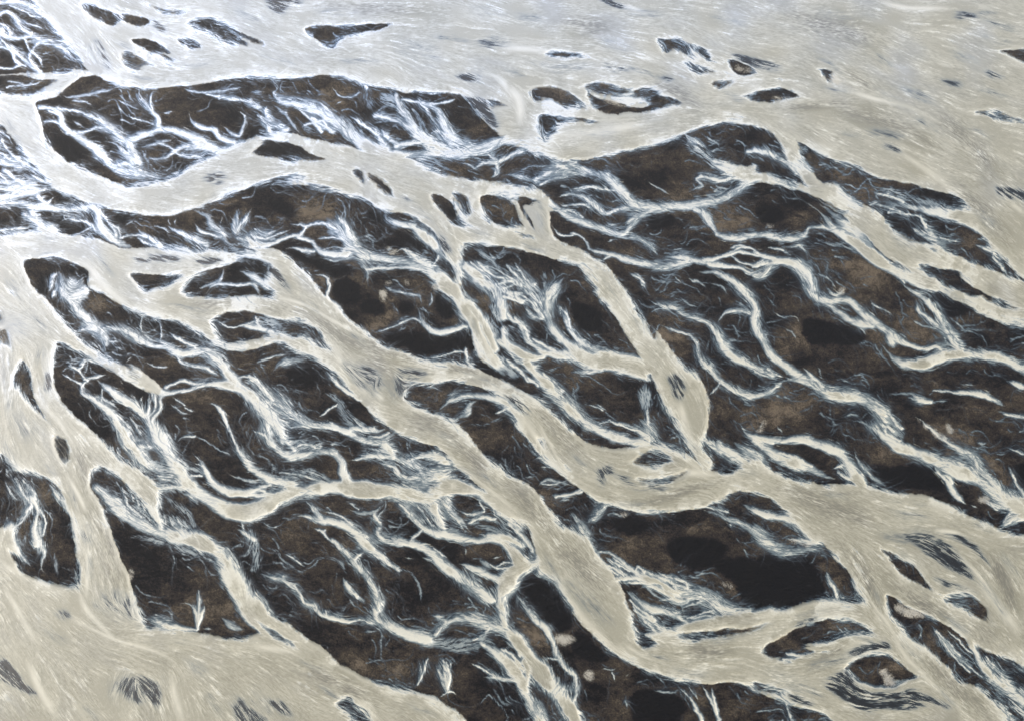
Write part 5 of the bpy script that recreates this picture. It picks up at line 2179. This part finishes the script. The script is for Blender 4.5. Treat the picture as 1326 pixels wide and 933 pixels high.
# outside the traced frame only the big rivers keep their names
cnt = np.bincount(owner + 1, minlength=len(F['names']) + 1)[1:]
isS = np.array([n[0] == 'S' for n in F['names']])
order = np.argsort(-np.where(isS, cnt, 0))
own_stream = set(int(i) for i in order[:NSTREAM] if cnt[i] > 300)
RIV = len(F['names'])
remap = np.arange(-1, RIV)
for i in range(RIV):
    if isS[i] and i not in own_stream:
        remap[i + 1] = RIV                    # the smallest rivulets are one mass
owner = remap[owner + 1]
srt = np.argsort(owner, kind='stable')
ow = owner[srt]
cuts = np.flatnonzero(np.diff(ow)) + 1
for part in np.split(srt, cuts):
    i = int(owner[part[0]])
    qd = quad[part]
    used, inv = np.unique(qd.ravel(), return_inverse=True)
    if i == -1:
        name, label, kind = 'ground', 'dark volcanic sand plain between the river arms', 'structure'
    elif i == RIV:
        name, label, kind = 'rivulets', 'hair-thin white rivulets scattered over the dark sand', 'stuff'
    else:
        k, val, nm = F['names'][i]
        if k == 'S':
            name, label, kind = 'stream', 'narrow milky stream threading the dark sand', 'structure'
        else:
            name, label = nm.split('|')
            kind = 'structure'
    o = mesh_from(name, co[used], inv.reshape(-1, 4), {a: v[used] for a, v in at.items()}, mat)
    o['kind'] = kind
    o['label'] = label
    if name == 'stream':
        o['group'] = 'milky streams threading the dark sand'
    if name == 'sand_bar':
        o['group'] = 'dark sand bars between the river arms'

# the plain runs on to the horizon
n = 60
rx = np.linspace(-1, 1, n)
rx = np.sign(rx) * np.abs(rx)**2.2 * 9000
vx, vy = np.meshgrid(rx, rx + 700)
vz = np.full_like(vx, -1.2)
fi = (np.arange(n - 1)[:, None] * n + np.arange(n - 1)[None])
fq = np.stack([fi, fi + 1, fi + n + 1, fi + n], -1).reshape(-1, 4)
o = mesh_from('terrain', np.stack([vx, vy, vz], -1).reshape(-1, 3), fq, {}, silt_material(False))
o['kind'] = 'structure'
o['label'] = 'braided outwash plain running on beyond the rivers'

# ---------------------------------------------------------------- light and air
SUN_EL, SUN_AZ = math.radians(SUNEL), math.radians(SUNAZ)      # azimuth measured from +Y towards +X
world = bpy.data.worlds.new('World')
scene.world = world
world.use_nodes = True
nt = world.node_tree
bg = nt.nodes['Background']
sky = nt.nodes.new('ShaderNodeTexSky')
sky.sky_type = 'NISHITA'
sky.sun_disc = False
sky.sun_elevation = SUN_EL
sky.sun_rotation = SUN_AZ
sky.air_density = 1.0
sky.dust_density = 3.0
nt.links.new(sky.outputs[0], bg.inputs[0])
bg.inputs[1].default_value = SKYS
sun = bpy.data.lights.new('sun', 'SUN')
sun.energy = SUNS
sun.angle = math.radians(SUNANG)
sun.color = (1, .96, .90)
so = bpy.data.objects.new('sun', sun)
col.objects.link(so)
dirv = Vector((math.sin(SUN_AZ) * math.cos(SUN_EL), math.cos(SUN_AZ) * math.cos(SUN_EL), math.sin(SUN_EL)))
so.rotation_euler = dirv.to_track_quat('Z', 'Y').to_euler()

if HAZE > 0:
    hm = bpy.data.materials.new('haze')
    hm.use_nodes = True
    hn = hm.node_tree
    hn.nodes.clear()
    ho = hn.nodes.new('ShaderNodeOutputMaterial')
    pv = hn.nodes.new('ShaderNodeVolumePrincipled')
    pv.inputs['Color'].default_value = (.80, .87, 1.0, 1)
    pv.inputs['Density'].default_value = HAZE
    pv.inputs['Anisotropy'].default_value = .3
    hn.links.new(pv.outputs[0], ho.inputs['Volume'])
    x0, x1, y0, y1, z0, z1 = -9500, 9500, -8800, 10200, -3.0, 540.0
    me = bpy.data.meshes.new('haze')
    me.from_pydata([(x, y, z) for z in (z0, z1) for y in (y0, y1) for x in (x0, x1)], [],
                   [(0, 2, 3, 1), (4, 5, 7, 6), (0, 1, 5, 4), (2, 6, 7, 3), (0, 4, 6, 2), (1, 3, 7, 5)])
    me.materials.append(hm)
    hz = bpy.data.objects.new('haze', me)
    col.objects.link(hz)
    hz['kind'] = 'stuff'
    hz['label'] = 'thin pale haze over the whole plain'
    scene.cycles.volume_bounces = 0

cam = bpy.data.cameras.new('camera')
cam.sensor_width = 36
cam.lens = 18 / math.tan(HFOV / 2)
cam.clip_start = 1
cam.clip_end = 40000
cobj = bpy.data.objects.new('camera', cam)
col.objects.link(cobj)
cobj.location = (0, 0, CAMZ)
cobj.rotation_euler = (math.pi / 2 - PITCH, 0, 0)
scene.camera = cobj

scene.view_settings.view_transform = 'Standard'
scene.view_settings.look = 'None'
scene.view_settings.exposure = EXPO
scene.view_settings.gamma = 1
scene.view_settings.use_curve_mapping = False
